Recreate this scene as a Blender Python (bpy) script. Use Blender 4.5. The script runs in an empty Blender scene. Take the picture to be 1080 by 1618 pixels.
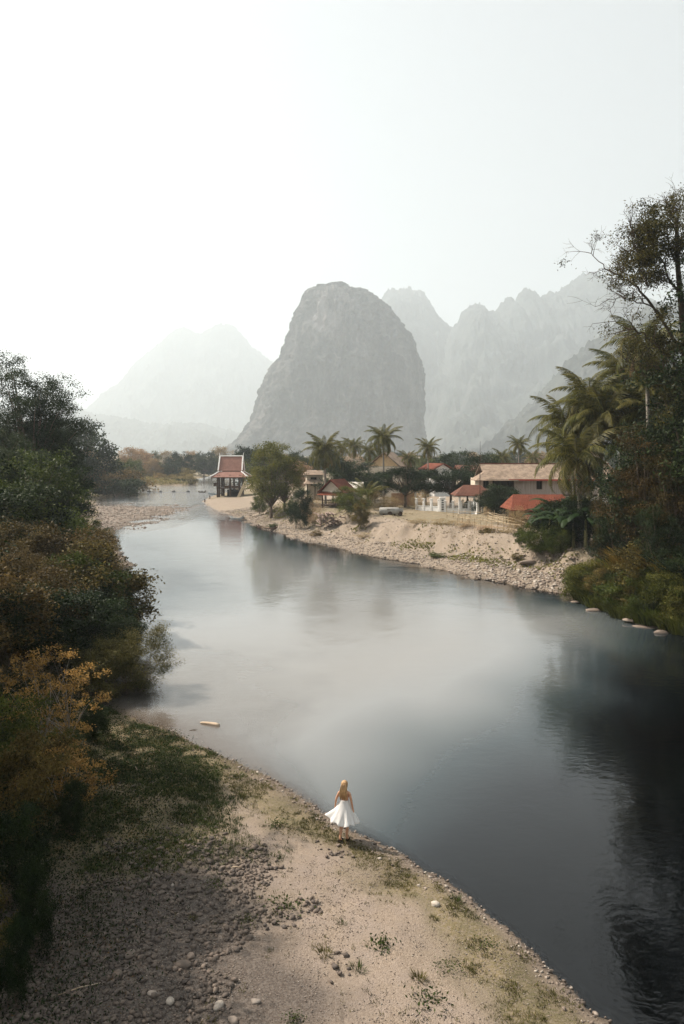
import bpy, math, random
import numpy as np
from mathutils import Vector, Matrix
R = math.radians
SC = bpy.context.scene
COL = SC.collection
H, F, YH = 11.0, 1200.0, 720.0          # camera height (m), focal length in photo pixels, horizon row of the photograph

# ------------------------------------------------------------------ camera
cam = bpy.data.cameras.new('camera'); camo = bpy.data.objects.new('camera', cam); COL.objects.link(camo)
camo.location = (0, 0, H); camo.rotation_euler = (R(90), 0, 0)
cam.sensor_fit = 'VERTICAL'; cam.sensor_height = 36; cam.lens = F / 1618 * 36
cam.shift_y = (YH - 809) / 1618
cam.clip_start = 0.1; cam.clip_end = 20000
SC.camera = camo
# ------------------------------------------------------------------ sky, sun, exposure
SUN_EL, SUN_DIR = R(47), Vector((-0.90, 0.43))
world = bpy.data.worlds.new('World'); SC.world = world; world.use_nodes = True
wn = world.node_tree; wn.nodes.clear()
sky = wn.nodes.new('ShaderNodeTexSky'); sky.sky_type = 'NISHITA'; sky.sun_disc = False
sky.sun_elevation = SUN_EL; sky.sun_rotation = math.atan2(SUN_DIR.x, SUN_DIR.y)
sky.air_density = 1.0; sky.dust_density = 3.0; sky.ozone_density = 1.0
hs = wn.nodes.new('ShaderNodeHueSaturation'); hs.inputs['Saturation'].default_value = 0.28
bg = wn.nodes.new('ShaderNodeBackground'); bg.inputs['Strength'].default_value = 0.048
wo = wn.nodes.new('ShaderNodeOutputWorld')
wn.links.new(sky.outputs[0], hs.inputs['Color']); tint = wn.nodes.new('ShaderNodeMix'); tint.data_type = 'RGBA'; tint.blend_type = 'MULTIPLY'; tint.inputs[0].default_value = 1; tint.inputs[7].default_value = (.95, .99, 1.02, 1)
wn.links.new(hs.outputs[0], tint.inputs[6]); veil = wn.nodes.new('ShaderNodeMix'); veil.data_type = 'RGBA'; veil.inputs[0].default_value = 0.5; veil.inputs[7].default_value = (7.0, 7.25, 7.3, 1)   # even high haze over the blue
wn.links.new(tint.outputs[2], veil.inputs[6]); wn.links.new(veil.outputs[2], bg.inputs[0]); wn.links.new(bg.outputs[0], wo.inputs[0])
sun = bpy.data.lights.new('sun', 'SUN'); suno = bpy.data.objects.new('sun', sun); COL.objects.link(suno)
sun.energy = 5.0; sun.angle = R(0.5); sun.color = (1.0, 0.89, 0.76)
_d = Vector((SUN_DIR.normalized().x * math.cos(SUN_EL), SUN_DIR.normalized().y * math.cos(SUN_EL), math.sin(SUN_EL)))
suno.rotation_euler = (-_d).to_track_quat('-Z', 'Y').to_euler()
suno.location = (-60, 30, 90)
SC.view_settings.view_transform = 'Standard'; SC.view_settings.look = 'None'
SC.view_settings.exposure = 1.2; SC.view_settings.gamma = 1.0
SC.cycles.max_bounces = 8; SC.cycles.diffuse_bounces = 3; SC.cycles.glossy_bounces = 3
SC.cycles.transmission_bounces = 4; SC.cycles.transparent_max_bounces = 12; SC.cycles.volume_bounces = 2
SC.cycles.use_denoising = True; SC.cycles.sample_clamp_indirect = 4.0
SC.cycles.use_adaptive_sampling = True; SC.cycles.adaptive_threshold = 0.02

# ------------------------------------------------------------------ helpers
def G(px, py, z=0.0):
    d = (H - z) * F / (py - YH)
    return ((px - 540) / F * d, d)
def at(px, py, d):
    return Vector(((px - 540) / F * d, d, H - (py - YH) / F * d))
def PX(px, d): return (px - 540) / F * d
def PZ(py, d): return H - (py - YH) / F * d

def _hash(ix, iy, iz, seed):
    n = (ix * 374761393 + iy * 668265263 + iz * 2147483647 + seed * 974634777) & 0xFFFFFFFF
    n = ((n ^ (n >> 13)) * 1274126177) & 0xFFFFFFFF
    n = (n ^ (n >> 16)) & 0xFFFFFFFF
    return n.astype(np.float64) / 4294967295.0
def vnoise(x, y, z, seed=0):
    x, y, z = np.broadcast_arrays(np.asarray(x, float), np.asarray(y, float), np.asarray(z, float))
    ix, iy, iz = np.floor(x).astype(np.int64), np.floor(y).astype(np.int64), np.floor(z).astype(np.int64)
    fx, fy, fz = x - ix, y - iy, z - iz
    u, v, w = fx * fx * (3 - 2 * fx), fy * fy * (3 - 2 * fy), fz * fz * (3 - 2 * fz)
    r = 0
    for a in (0, 1):
        for b in (0, 1):
            for c in (0, 1):
                r = r + _hash(ix + a, iy + b, iz + c, seed) * (u if a else 1 - u) * (v if b else 1 - v) * (w if c else 1 - w)
    return r * 2 - 1
def fbm(x, y, z=0.0, oct=4, seed=0, gain=0.5):
    r, a, f = 0.0, 1.0, 1.0
    for i in range(oct):
        r = r + a * vnoise(np.asarray(x) * f, np.asarray(y) * f, np.asarray(z) * f, seed + i * 17)
        a *= gain; f *= 2.03
    return r
def sstep(a, b, x):
    t = np.clip((x - a) / (b - a), 0, 1)
    return t * t * (3 - 2 * t)

def mesh_np(name, V, Fc, smooth=False, colors=None, mats=()):
    """V (n,3); Fc list of (m,k) index arrays; colors dict name -> (n,4) point colours"""
    if isinstance(Fc, np.ndarray): Fc = [Fc]
    me = bpy.data.meshes.new(name)
    V = np.asarray(V, np.float32)
    me.vertices.add(len(V)); me.vertices.foreach_set('co', V.ravel())
    loops = np.concatenate([f.ravel() for f in Fc]).astype(np.int32)
    tot = np.concatenate([np.full(len(f), f.shape[1], np.int32) for f in Fc])
    start = np.concatenate([[0], np.cumsum(tot)[:-1]]).astype(np.int32)
    me.loops.add(len(loops)); me.loops.foreach_set('vertex_index', loops)
    me.polygons.add(len(tot)); me.polygons.foreach_set('loop_start', start); me.polygons.foreach_set('loop_total', tot)
    if smooth: me.polygons.foreach_set('use_smooth', np.ones(len(tot), bool))
    me.update(calc_edges=True)
    for k, c in (colors or {}).items():
        a = me.color_attributes.new(k, 'FLOAT_COLOR', 'POINT')
        a.data.foreach_set('color', np.asarray(c, np.float32).ravel())
    for m in mats: me.materials.append(m)
    return me
def link(name, me, parent=None, loc=(0, 0, 0), rot=(0, 0, 0), scale=(1, 1, 1)):
    o = bpy.data.objects.new(name, me); COL.objects.link(o); o.location = loc; o.rotation_euler = rot; o.scale = scale
    if parent: o.parent = parent
    return o
def thing(name, label, cat, loc=(0, 0, 0), rz=0, group=None, scale=1.0):
    o = bpy.data.objects.new(name, None); COL.objects.link(o); o.location = loc; o.rotation_euler = (0, 0, rz)
    o.scale = (scale,) * 3 if not isinstance(scale, tuple) else scale
    o.empty_display_size = 0.5
    return tag(o, label, cat, group)
def tag(o, label, cat, group=None):
    o['label'] = label; o['category'] = cat
    if group: o['group'] = group
    return o
def setting(o, kind='structure'):
    o['kind'] = kind; return o

class MB:
    """collects polygons, tubes and boxes into ONE mesh"""
    def __init__(s): s.v = []; s.f = []
    def poly(s, pts):
        n = len(s.v); s.v += [tuple(p) for p in pts]; s.f.append(tuple(range(n, n + len(pts))))
    def box(s, x0, x1, y0, y1, z0, z1, M=None):
        c = [Vector((x, y, z)) for z in (z0, z1) for x, y in ((x0, y0), (x1, y0), (x1, y1), (x0, y1))]
        if M: c = [M @ p for p in c]
        n = len(s.v); s.v += [tuple(p) for p in c]
        for q in ((3, 2, 1, 0), (4, 5, 6, 7), (0, 1, 5, 4), (1, 2, 6, 5), (2, 3, 7, 6), (3, 0, 4, 7)): s.f.append(tuple(n + i for i in q))
    def slab(s, pts, t):
        """a quad/polygon given thickness t downwards along its normal"""
        P = [Vector(p) for p in pts]; nrm = (P[1] - P[0]).cross(P[-1] - P[0]).normalized()
        if nrm.z < 0: nrm = -nrm
        Q = [p - nrm * t for p in P]; n = len(s.v); k = len(P)
        s.v += [tuple(p) for p in P] + [tuple(p) for p in Q]
        s.f.append(tuple(range(n, n + k))); s.f.append(tuple(range(n + 2 * k - 1, n + k - 1, -1)))
        for i in range(k): j = (i + 1) % k; s.f.append((n + i, n + k + i, n + k + j, n + j))
    def tube(s, pts, rad, sides=6, cap=True):
        P = [Vector(p) for p in pts]
        if not hasattr(rad, '__len__'): rad = [rad] * len(P)
        n0 = len(s.v); up = Vector((0, 0, 1)); prev = None
        for i, p in enumerate(P):
            t = (P[min(i + 1, len(P) - 1)] - P[max(i - 1, 0)]).normalized()
            a = prev if prev is not None else (Vector((1, 0, 0)) if abs(t.z) > .9 else up.cross(t))
            a = (a - t * a.dot(t)).normalized(); prev = a; b = t.cross(a)
            for k in range(sides):
                w = 2 * math.pi * k / sides
                s.v.append(tuple(p + (a * math.cos(w) + b * math.sin(w)) * rad[i]))
        for i in range(len(P) - 1):
            for k in range(sides):
                k2 = (k + 1) % sides; q = n0 + i * sides
                s.f.append((q + k, q + k2, q + sides + k2, q + sides + k))
        if cap:
            s.f.append(tuple(n0 + k for k in reversed(range(sides)))); q = n0 + (len(P) - 1) * sides
            s.f.append(tuple(q + k for k in range(sides)))
    def mesh(s, name, mat, smooth=False):
        me = bpy.data.meshes.new(name); me.from_pydata(s.v, [], s.f)
        if smooth: me.polygons.foreach_set('use_smooth', [True] * len(me.polygons))
        if mat: me.materials.append(mat)
        me.update(); return me
    def build(s, name, mat, parent=None, smooth=False, loc=(0, 0, 0)):
        return link(name, s.mesh(name, mat, smooth), parent, loc)

# ------------------------------------------------------------------ materials
def new_mat(name, rough=0.8, spec=0.3):
    m = bpy.data.materials.new(name); m.use_nodes = True; nt = m.node_tree; b = nt.nodes['Principled BSDF']
    b.inputs['Roughness'].default_value = rough; b.inputs['Specular IOR Level'].default_value = spec
    return m, nt, b
def N(nt, t, **kw):
    n = nt.nodes.new(t)
    for k, v in kw.items():
        if k in n.inputs: n.inputs[k].default_value = v
        else: setattr(n, k, v)
    return n
def ramp(nt, fac, stops, interp='LINEAR'):
    r = nt.nodes.new('ShaderNodeValToRGB'); r.color_ramp.interpolation = interp
    while len(r.color_ramp.elements) < len(stops): r.color_ramp.elements.new(0.5)
    for e, (p, c) in zip(r.color_ramp.elements, stops): e.position = p; e.color = (*c, 1)
    nt.links.new(fac, r.inputs[0]); return r.outputs[0]
def noise(nt, scale, detail=4, rough=0.6, vec=None, dist=0.0, mapscale=None):
    if vec is None:
        tc = nt.nodes.new('ShaderNodeTexCoord'); vec = tc.outputs['Object']
    if mapscale:
        mp = nt.nodes.new('ShaderNodeMapping'); mp.inputs['Scale'].default_value = mapscale; nt.links.new(vec, mp.inputs[0]); vec = mp.outputs[0]
    n = N(nt, 'ShaderNodeTexNoise', Scale=scale, Detail=detail, Roughness=rough, Distortion=dist)
    nt.links.new(vec, n.inputs['Vector']); return n.outputs['Fac']
def mix(nt, fac, a, b, mode='MIX'):
    n = nt.nodes.new('ShaderNodeMix'); n.data_type = 'RGBA'; n.blend_type = mode
    for i, v in ((0, fac), (6, a), (7, b)):
        if hasattr(v, 'is_linked'): nt.links.new(v, n.inputs[i])
        elif i == 0: n.inputs[i].default_value = v
        else: n.inputs[i].default_value = (*v, 1)
    return n.outputs[2]
def bump(nt, b, hgt, strength=0.5, dist=0.05):
    n = N(nt, 'ShaderNodeBump', Strength=strength, Distance=dist); nt.links.new(hgt, n.inputs['Height']); nt.links.new(n.outputs[0], b.inputs['Normal'])
def simple(name, c1, c2, scale=4.0, rough=0.8, spec=0.3, bmp=0.0, mapscale=None, bd=0.02, obj_var=0.0):
    m, nt, b = new_mat(name, rough, spec)
    f = noise(nt, scale, 5, 0.65, mapscale=mapscale)
    c = ramp(nt, f, [(0.3, c1), (0.7, c2)])
    if obj_var:
        oi = nt.nodes.new('ShaderNodeObjectInfo'); mr = N(nt, 'ShaderNodeMapRange'); mr.inputs[3].default_value = 1 - obj_var; mr.inputs[4].default_value = 1 + obj_var
        nt.links.new(oi.outputs['Random'], mr.inputs[0]); hv = nt.nodes.new('ShaderNodeHueSaturation'); nt.links.new(mr.outputs[0], hv.inputs['Value']); nt.links.new(c, hv.inputs['Color']); c = hv.outputs[0]
    nt.links.new(c, b.inputs['Base Color'])
    if bmp: bump(nt, b, f, bmp, bd)
    return m
def leaf_mat(name, dark, light, trans=0.35, rough=0.55):
    """leaves: colour varies leaf by leaf (attribute 'tint') and plant by plant"""
    m, nt, b = new_mat(name, rough, 0.10)
    at_ = N(nt, 'ShaderNodeAttribute', attribute_name='tint')
    sp = nt.nodes.new('ShaderNodeSeparateColor'); nt.links.new(at_.outputs['Color'], sp.inputs[0])
    c = ramp(nt, sp.outputs[0], [(0.0, dark), (1.0, light)])
    oi = nt.nodes.new('ShaderNodeObjectInfo')
    hv = nt.nodes.new('ShaderNodeHueSaturation'); nt.links.new(c, hv.inputs['Color'])
    mr = N(nt, 'ShaderNodeMapRange'); mr.inputs[3].default_value = 0.485; mr.inputs[4].default_value = 0.515; nt.links.new(oi.outputs['Random'], mr.inputs[0]); nt.links.new(mr.outputs[0], hv.inputs['Hue'])
    mr = N(nt, 'ShaderNodeMapRange'); mr.inputs[3].default_value = 1.15; mr.inputs[4].default_value = 0.85; nt.links.new(oi.outputs['Random'], mr.inputs[0]); nt.links.new(mr.outputs[0], hv.inputs['Value'])
    nt.links.new(hv.outputs[0], b.inputs['Base Color'])
    tr = nt.nodes.new('ShaderNodeBsdfTranslucent'); nt.links.new(hv.outputs[0], tr.inputs[0])
    ms = N(nt, 'ShaderNodeMixShader'); ms.inputs[0].default_value = trans
    nt.links.new(b.outputs[0], ms.inputs[1]); nt.links.new(tr.outputs[0], ms.inputs[2])
    nt.links.new(ms.outputs[0], nt.nodes['Material Output'].inputs[0])
    return m
WATER_IOR = 1.40; HAZE = 0.00027

# ================================================================== THE LAND: river outline, terrain, water
# river outline (world metres) with the shape of the bank behind each point: beach width, beach height, slope width, plateau height, bed slope
_out = []
def riv(pts, prm):
    for p in pts: _out.append((G(*p), prm))
NEAR0 = (3.0, .35, 16, 1.0, .22); NEAR1 = (5.0, .35, 16, .9, .10); NEAR2 = (3.5, .3, 10, 1.3, .05)
riv([(980,1618),(962,1604),(938,1592),(912,1566),(880,1540),(850,1508),(822,1490),(800,1468),(768,1446),(735,1412),(712,1396)], NEAR0)
riv([(690,1378),(664,1366),(640,1348),(606,1336),(580,1322),(560,1307),(540,1300),(520,1286),(480,1260),(452,1242),(425,1226),(400,1212),(366,1198),(345,1192),(320,1180),(296,1168),(270,1156)], NEAR1)
riv([(245,1143),(222,1136),(190,1125),(160,1112)], NEAR2)
LB = (.6, .2, 6, 3.4, .12)
riv([(140,1085),(140,1050),(150,1010),(185,975),(212,955),(222,930),(212,905),(195,880),(180,855),(160,835)], LB)
LF = (1.0, .3, 8, 3.0, .06)
riv([(152,815),(150,795),(158,782),(166,777),(190,776),(209,774)], LF)
PEN = (2.0, .5, 30, 1.6, .05)
riv([(212,769),(222,767.5),(250,768),(275,767),(292,767),(305,765.5),(311,763.5),(310,761),(300,759),(285,758)], PEN)
FAR = (3.0, .5, 20, 2.5, .05)
riv([(290,756.5),(305,756),(318,755.5),(333,752),(345,748.5),(360,746)], FAR)
RB = (3.0, .6, 12, 2.5, .06)
riv([(440,748),(436,752),(425,757),(400,763),(378,771),(356,779)], RB)
TIP = (5.0, .7, 14, 1.5, .05)
riv([(335,784),(326,789),(321,793),(328,799),(338,804),(350,808)], TIP)
R1 = (3.0, .5, 7, 2.9, .10); R2 = (5.0, .7, 4.5, 2.8, .12); R3 = (4.0, .6, 4.5, 2.6, .14); R4 = (.5, .2, 4, 2.6, .25)
riv([(370,817),(392,825),(415,835),(448,846),(485,857),(522,863)], R1)
riv([(560,873),(596,881),(640,888),(670,896),(705,902),(750,915)], R2)
riv([(790,919),(830,929),(875,935),(905,944)], R3)
riv([(920,950),(945,961),(975,972),(1005,984),(1040,992),(1080,1003)], R4)
_out += [((25.5,44), R4), ((31,36), R4), ((37,24), R4), ((42,5), R4), ((45,-60), R4), ((15,-60), NEAR0), ((13,-20), NEAR0), ((11.5,2), NEAR0), ((9.2,9), NEAR0), ((7.2,12.6), NEAR0)]
RP = np.array([p for p, _ in _out]); RPR = np.array([q for _, q in _out])
def river_info(x, y):
    """signed distance (negative in the river) and the bank parameters of the nearest shore"""
    x = np.asarray(x, float).ravel(); y = np.asarray(y, float).ravel()
    best = np.full(len(x), 1e18); prm = np.zeros((len(x), 5)); inside = np.zeros(len(x), bool)
    n = len(RP)
    for i in range(n):
        a, b = RP[i], RP[(i + 1) % n]; e = b - a
        t = np.clip(((x - a[0]) * e[0] + (y - a[1]) * e[1]) / (e @ e + 1e-12), 0, 1)
        d2 = (x - a[0] - t * e[0]) ** 2 + (y - a[1] - t * e[1]) ** 2
        m = d2 < best; best[m] = d2[m]
        prm[m] = RPR[i] + (RPR[(i + 1) % n] - RPR[i]) * t[m, None]
        c = ((a[1] > y) != (b[1] > y)) & (x < (b[0] - a[0]) * (y - a[1]) / (b[1] - a[1] + 1e-12) + a[0])
        inside ^= c
    return np.where(inside, -1, 1) * np.sqrt(best), prm
BAR = np.array([G(150,836), G(185,831), G(222,819), G(250,811), G(272,805), G(255,801), G(215,802), G(180,800), G(150,800)])
def in_poly(x, y, P):
    best = np.full(x.shape, 1e18); ins = np.zeros(x.shape, bool)
    for i in range(len(P)):
        a, b = P[i], P[(i + 1) % len(P)]; e = b - a
        t = np.clip(((x - a[0]) * e[0] + (y - a[1]) * e[1]) / (e @ e), 0, 1)
        best = np.minimum(best, (x - a[0] - t * e[0]) ** 2 + (y - a[1] - t * e[1]) ** 2)
        ins ^= ((a[1] > y) != (b[1] > y)) & (x < (b[0] - a[0]) * (y - a[1]) / (b[1] - a[1] + 1e-12) + a[0])
    return np.where(ins, -1, 1) * np.sqrt(best)
def terrain_z(x, y, full=False):
    x = np.asarray(x, float).ravel(); y = np.asarray(y, float).ravel()
    s, p = river_info(x, y)
    s = s + 0.35 * fbm(x / 1.7, y / 1.7, 0, 3, 5) * np.clip(np.abs(y) / 40, .3, 2.5)
    bw, bh, sw, ph, bed = p.T
    land = bh * np.clip(s / bw, 0, 1) ** .8 + (ph - bh) * sstep(0, 1, (s - bw) / sw)
    land += fbm(x / 9, y / 9, 0, 3, 9) * .16 * np.clip(s / 4, 0, 1) + fbm(x / 1.3, y / 1.3, 0, 3, 11) * .05 * np.clip(s / 1, 0, 1)
    land += fbm(x / 2.6, y / 2.6, 0, 4, 15) * .30 * sstep(0, .3, (s - bw) / sw) * (1 - sstep(.9, 1.3, (s - bw) / sw)) * (x > 0)
    # the near bank climbs to the left under the trees
    nl = (y < 46) & (x < 3)
    land += np.where(nl, 1.5 * sstep(8.0, 18.0, -x - (y - 18) * .10), 0)
    # valley floor rises gently towards the hills
    land += 7 * sstep(420, 1500, y)
    pool = sstep(-12.0, 9.0, x - (y - 20) * .62 + 8.0 * sstep(24, 13, y))  # deep bed shaped to keep the water here dark
    pool = np.maximum(pool, np.exp(s / 8.0) * sstep(40, 60, y) * sstep(-40, -25, x) * (bed > .0999) * (bed < .26) * (x > -.45 * y + 10) * .9)
    water = -.03 - (.5 + 3.2 * pool) * (1 - np.exp(s * (.12 + .5 * pool))) + fbm(x / 2.2, y / 2.2, 0, 3, 21) * .05 * np.clip(-s, 0, 1)
    bar = in_poly(x, y, BAR)
    bz = .10 * (1 - np.clip((bar + 3) / 6, 0, 1)) + fbm(x / 2.0, y / 3.0, 0, 3, 31) * .11 + .03 - .12 * np.clip((bar + 1) / 4, 0, 1)
    rap = np.where((x < -22) & (y > 115) & (y < 260), 1 - np.clip((bar - 6) / 25, 0, 1), 0)
    water = np.maximum(water, np.where(bar < 10, bz, -9))
    z = np.where(s > 0, land, water)
    return (z, s, p, bar) if full else z
def ground(x, y): return float(terrain_z([x], [y])[0])

ang_f = np.linspace(-48, 48, 520); ang = np.radians(np.concatenate([np.linspace(-180, -50, 60), ang_f, np.linspace(50, 179, 60)]))
rad = [0.05, 2.0, 4.0, 6.0]
while rad[-1] < 9000: rad.append(rad[-1] * 1.0105 if rad[-1] < 420 else rad[-1] * 1.06)
rad = np.array(rad); na, nr = len(ang), len(rad)
TX = np.outer(rad, np.sin(ang)); TY = np.outer(rad, np.cos(ang))
TZ, TS, TP, TB = terrain_z(TX, TY, True)
x, y = TX.ravel(), TY.ravel()
i, j = np.meshgrid(np.arange(nr - 1), np.arange(na), indexing='ij'); j2 = (j + 1) % na
TF = np.stack([i * na + j, i * na + j2, (i + 1) * na + j2, (i + 1) * na + j], -1).reshape(-1, 4)
# masks: R grass, G stone, B wet edge plus darkness painted on the near right river bed
n1 = fbm(x / 3, y / 3, 0, 4, 41); n2 = fbm(x / 14, y / 14, 0, 3, 43)
near = (y < 46) & (x < 14)
gr = np.zeros(len(x)); st = np.zeros(len(x))
strip = sstep(.2, .7, TS) * (1 - sstep(1.0, 2.4, TS + n1 * 1.2)) * sstep(27, 22, y + x * .5)
leftg = sstep(2.0, 4.6, -x - (y - 22) * .05 + n1 * 1.6) * sstep(18.0, 21, y + n1 * 2)
gr = np.where(near, np.maximum(strip * .9, leftg), gr)
st = np.where(near, sstep(.6, 3.2, -x + .2 + n1 * 1.5) * sstep(22, 17, y + n1 * 1.5) + .15, st)
rt = (x > -40) & (y > 40) & ~near
gr = np.where(rt, .62 * sstep(.0, .5, n2 + .1) * (TS > 1) + .2, gr); st = np.where(rt, .22 * sstep(14, 9, TS + n1 * 2), st)
far = ~near & ~rt
gr = np.where(far, .85, gr)
st = np.where(TS < 0, .6, st); gr = np.where(TS < 0, 0, gr)
damp_shade = np.maximum(sstep(.16, .0, np.abs(TZ) * 1.0) * (y < 140) * .6, np.where(TS < .1, sstep(-9.0, 3.0, x - (y - 20) * .62 + 8.0 * sstep(24, 13, y)), 0))  # wet rim, plus corner falloff painted onto the submerged bed
mask = np.stack([np.clip(gr, 0, 1), np.clip(st, 0, 1), damp_shade, np.ones(len(x))], -1)

m, nt, b = new_mat('ground', 0.92, 0.15)
a_ = N(nt, 'ShaderNodeAttribute', attribute_name='mask'); sp = nt.nodes.new('ShaderNodeSeparateColor'); nt.links.new(a_.outputs['Color'], sp.inputs[0])
fine = noise(nt, 14, 8, .78); med = noise(nt, 1.4, 5, .6); big = noise(nt, .22, 4, .6)
sand = ramp(nt, fine, [(.3, (.20, .155, .115)), (.7, (.37, .30, .24))])
sand = mix(nt, ramp(nt, med, [(.42, (0, 0, 0)), (.62, (1, 1, 1))]), sand, (.29, .235, .195))
vo = N(nt, 'ShaderNodeTexVoronoi', Scale=26.0, Randomness=1.0); tc = nt.nodes.new('ShaderNodeTexCoord'); nt.links.new(tc.outputs['Object'], vo.inputs['Vector'])
sc_ = nt.nodes.new('ShaderNodeSeparateColor'); nt.links.new(vo.outputs['Color'], sc_.inputs[0])
stone = ramp(nt, sc_.outputs[0], [(0, (.07, .057, .05)), (.5, (.10, .084, .073)), (1, (.15, .13, .115))])  # stone tones lowered to paint in the lower left shade
stone = mix(nt, ramp(nt, vo.outputs['Distance'], [(.3, (0, 0, 0)), (.7, (.35, .35, .35))]), stone, (.17, .135, .11))
c = mix(nt, sp.outputs[1], sand, stone)
grass = ramp(nt, med, [(.3, (.06, .06, .025)), (.5, (.13, .11, .05)), (.7, (.22, .17, .09))])
gm = nt.nodes.new('ShaderNodeMath'); gm.operation = 'MULTIPLY'; nt.links.new(sp.outputs[0], gm.inputs[0]); nt.links.new(ramp(nt, fine, [(.38, (.25,)*3), (.55, (1, 1, 1))]), gm.inputs[1])
c = mix(nt, gm.outputs[0], c, grass)
c = mix(nt, sp.outputs[2], c, mix(nt, .75, c, (.035, .026, .018)))
nt.links.new(c, b.inputs['Base Color'])
hm = nt.nodes.new('ShaderNodeMath'); hm.operation = 'MULTIPLY_ADD'; nt.links.new(vo.outputs['Distance'], hm.inputs[0]); hm.inputs[1].default_value = -.3; nt.links.new(fine, hm.inputs[2])
bump(nt, b, hm.outputs[0], .8, .05)
M_ground = m
setting(link('ground', mesh_np('ground', np.stack([x, y, TZ], -1), TF, True, {'mask': mask}, [m])))

# ---- water: one sheet at z = 0, meshed with the same rings; bed depth sets its opacity, a painted gradient its body colour
wz = np.maximum(-TZ, 0)
ring_ok = rad < 3900
keep = np.ones(len(TF), bool)
fmin = np.min(TZ[TF], 1); keep = fmin < .12
WF = TF[keep]; used = np.unique(WF); remap = -np.ones(len(x), int); remap[used] = np.arange(len(used))
dep = np.clip(wz[used] / 3.5, 0, 1)
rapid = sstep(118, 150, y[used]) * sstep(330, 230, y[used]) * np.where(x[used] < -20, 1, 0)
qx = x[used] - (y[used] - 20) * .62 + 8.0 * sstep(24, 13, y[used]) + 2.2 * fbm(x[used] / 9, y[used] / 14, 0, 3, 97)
body_shade = np.maximum(sstep(-13.0, 8.0, qx), .95 * np.exp(TS[used] / 10.0) * sstep(38, 62, y[used]) * sstep(-42, -25, x[used]) * (x[used] > -.45 * y[used] + 10))  # vignette and bank reflections put into the body colour
dcol = np.stack([dep, rapid, body_shade, np.ones(len(used))], -1)
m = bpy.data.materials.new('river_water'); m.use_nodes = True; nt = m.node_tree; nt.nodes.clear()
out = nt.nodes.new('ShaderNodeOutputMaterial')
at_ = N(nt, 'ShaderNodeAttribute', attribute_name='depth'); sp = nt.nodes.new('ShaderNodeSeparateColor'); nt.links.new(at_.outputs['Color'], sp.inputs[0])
body = nt.nodes.new('ShaderNodeBsdfDiffuse'); nt.links.new(ramp(nt, sp.outputs[2], [(0, (.20, .195, .185)), (.25, (.19, .195, .195)), (.5, (.105, .115, .118)), (.72, (.032, .043, .048)), (.88, (.006, .008, .010)), (1, (.001, .0015, .002))]), body.inputs[0])  # pale end is silt, dark end is painted reflection and falloff
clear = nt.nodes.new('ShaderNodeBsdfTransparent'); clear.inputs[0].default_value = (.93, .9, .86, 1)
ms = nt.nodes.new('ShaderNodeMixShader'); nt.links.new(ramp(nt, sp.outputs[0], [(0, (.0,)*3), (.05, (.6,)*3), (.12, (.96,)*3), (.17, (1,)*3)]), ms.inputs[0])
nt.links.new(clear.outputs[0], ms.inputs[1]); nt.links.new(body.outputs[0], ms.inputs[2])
tc = nt.nodes.new('ShaderNodeTexCoord')
w1 = noise(nt, 2.2, 3, .55, tc.outputs['Object'], .4, (1.0, 1.6, 1)); w2 = noise(nt, .35, 3, .5, tc.outputs['Object'], .6); w3 = noise(nt, 9, 2, .5, tc.outputs['Object'])
def bmp(h, s, d, prev=None, sock=None):
    n = N(nt, 'ShaderNodeBump', Strength=s, Distance=d); nt.links.new(h, n.inputs['Height'])
    if sock is not None: nt.links.new(sock, n.inputs['Strength'])
    if prev: nt.links.new(prev, n.inputs['Normal'])
    return n.outputs[0]
nrm = bmp(w1, .3, .022); nrm = bmp(w2, .4, .05, nrm); nrm = bmp(w3, .35, .003, nrm)
rp = noise(nt, 1.1, 4, .7, tc.outputs['Object'], .3, (1, .35, 1)); nrm = bmp(rp, 0, .30, nrm, sp.outputs[1])
gl = N(nt, 'ShaderNodeBsdfGlossy', Roughness=.05); gl.inputs[0].default_value = (1, 1, 1, 1); nt.links.new(nrm, gl.inputs['Normal'])
fr = N(nt, 'ShaderNodeFresnel', IOR=WATER_IOR); nt.links.new(nrm, fr.inputs['Normal'])
m2 = nt.nodes.new('ShaderNodeMixShader'); nt.links.new(fr.outputs[0], m2.inputs[0]); nt.links.new(ms.outputs[0], m2.inputs[1]); nt.links.new(gl.outputs[0], m2.inputs[2])
nt.links.new(m2.outputs[0], out.inputs[0])
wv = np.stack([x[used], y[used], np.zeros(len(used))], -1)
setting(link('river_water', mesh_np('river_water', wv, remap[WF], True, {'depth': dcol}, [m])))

# ================================================================== MOUNTAINS
def rock_mat(name, g1, g2, rock, sc=1.0, rockpos=.62, vs=.35):
    m, nt, b = new_mat(name, .95, .1)
    f1 = noise(nt, .035 * sc, 8, .65); f2 = noise(nt, .012 * sc, 5, .6, mapscale=(1, 1, vs)); f4 = noise(nt, .05 * sc, 5, .6, mapscale=(1, 1, vs * .5)); f3 = noise(nt, .2 * sc, 4, .7)
    veg = ramp(nt, f3, [(.35, g1), (.65, g2)])
    veg = mix(nt, ramp(nt, f1, [(.4, (0,)*3), (.62, (1,)*3)]), veg, mix(nt, .5, g1, rock))
    veg = mix(nt, ramp(nt, f4, [(.46, (0,)*3), (.60, (.8,)*3)]), veg, tuple(v * .35 for v in g1))
    c = mix(nt, ramp(nt, f2, [(rockpos - .05, (0,)*3), (rockpos + .04, (1,)*3)]), veg, rock)
    nt.links.new(c, b.inputs['Base Color']); bump(nt, b, f1, 1.0, 7.0 / sc); return m
M_karst = rock_mat('karst_rock_and_scrub', (.010, .016, .016), (.05, .055, .05), (.22, .20, .20), .5, .64)
M_ridge = rock_mat('forested_ridge', (.010, .018, .016), (.05, .06, .05), (.12, .125, .12), .3, .74, .9)

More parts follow.
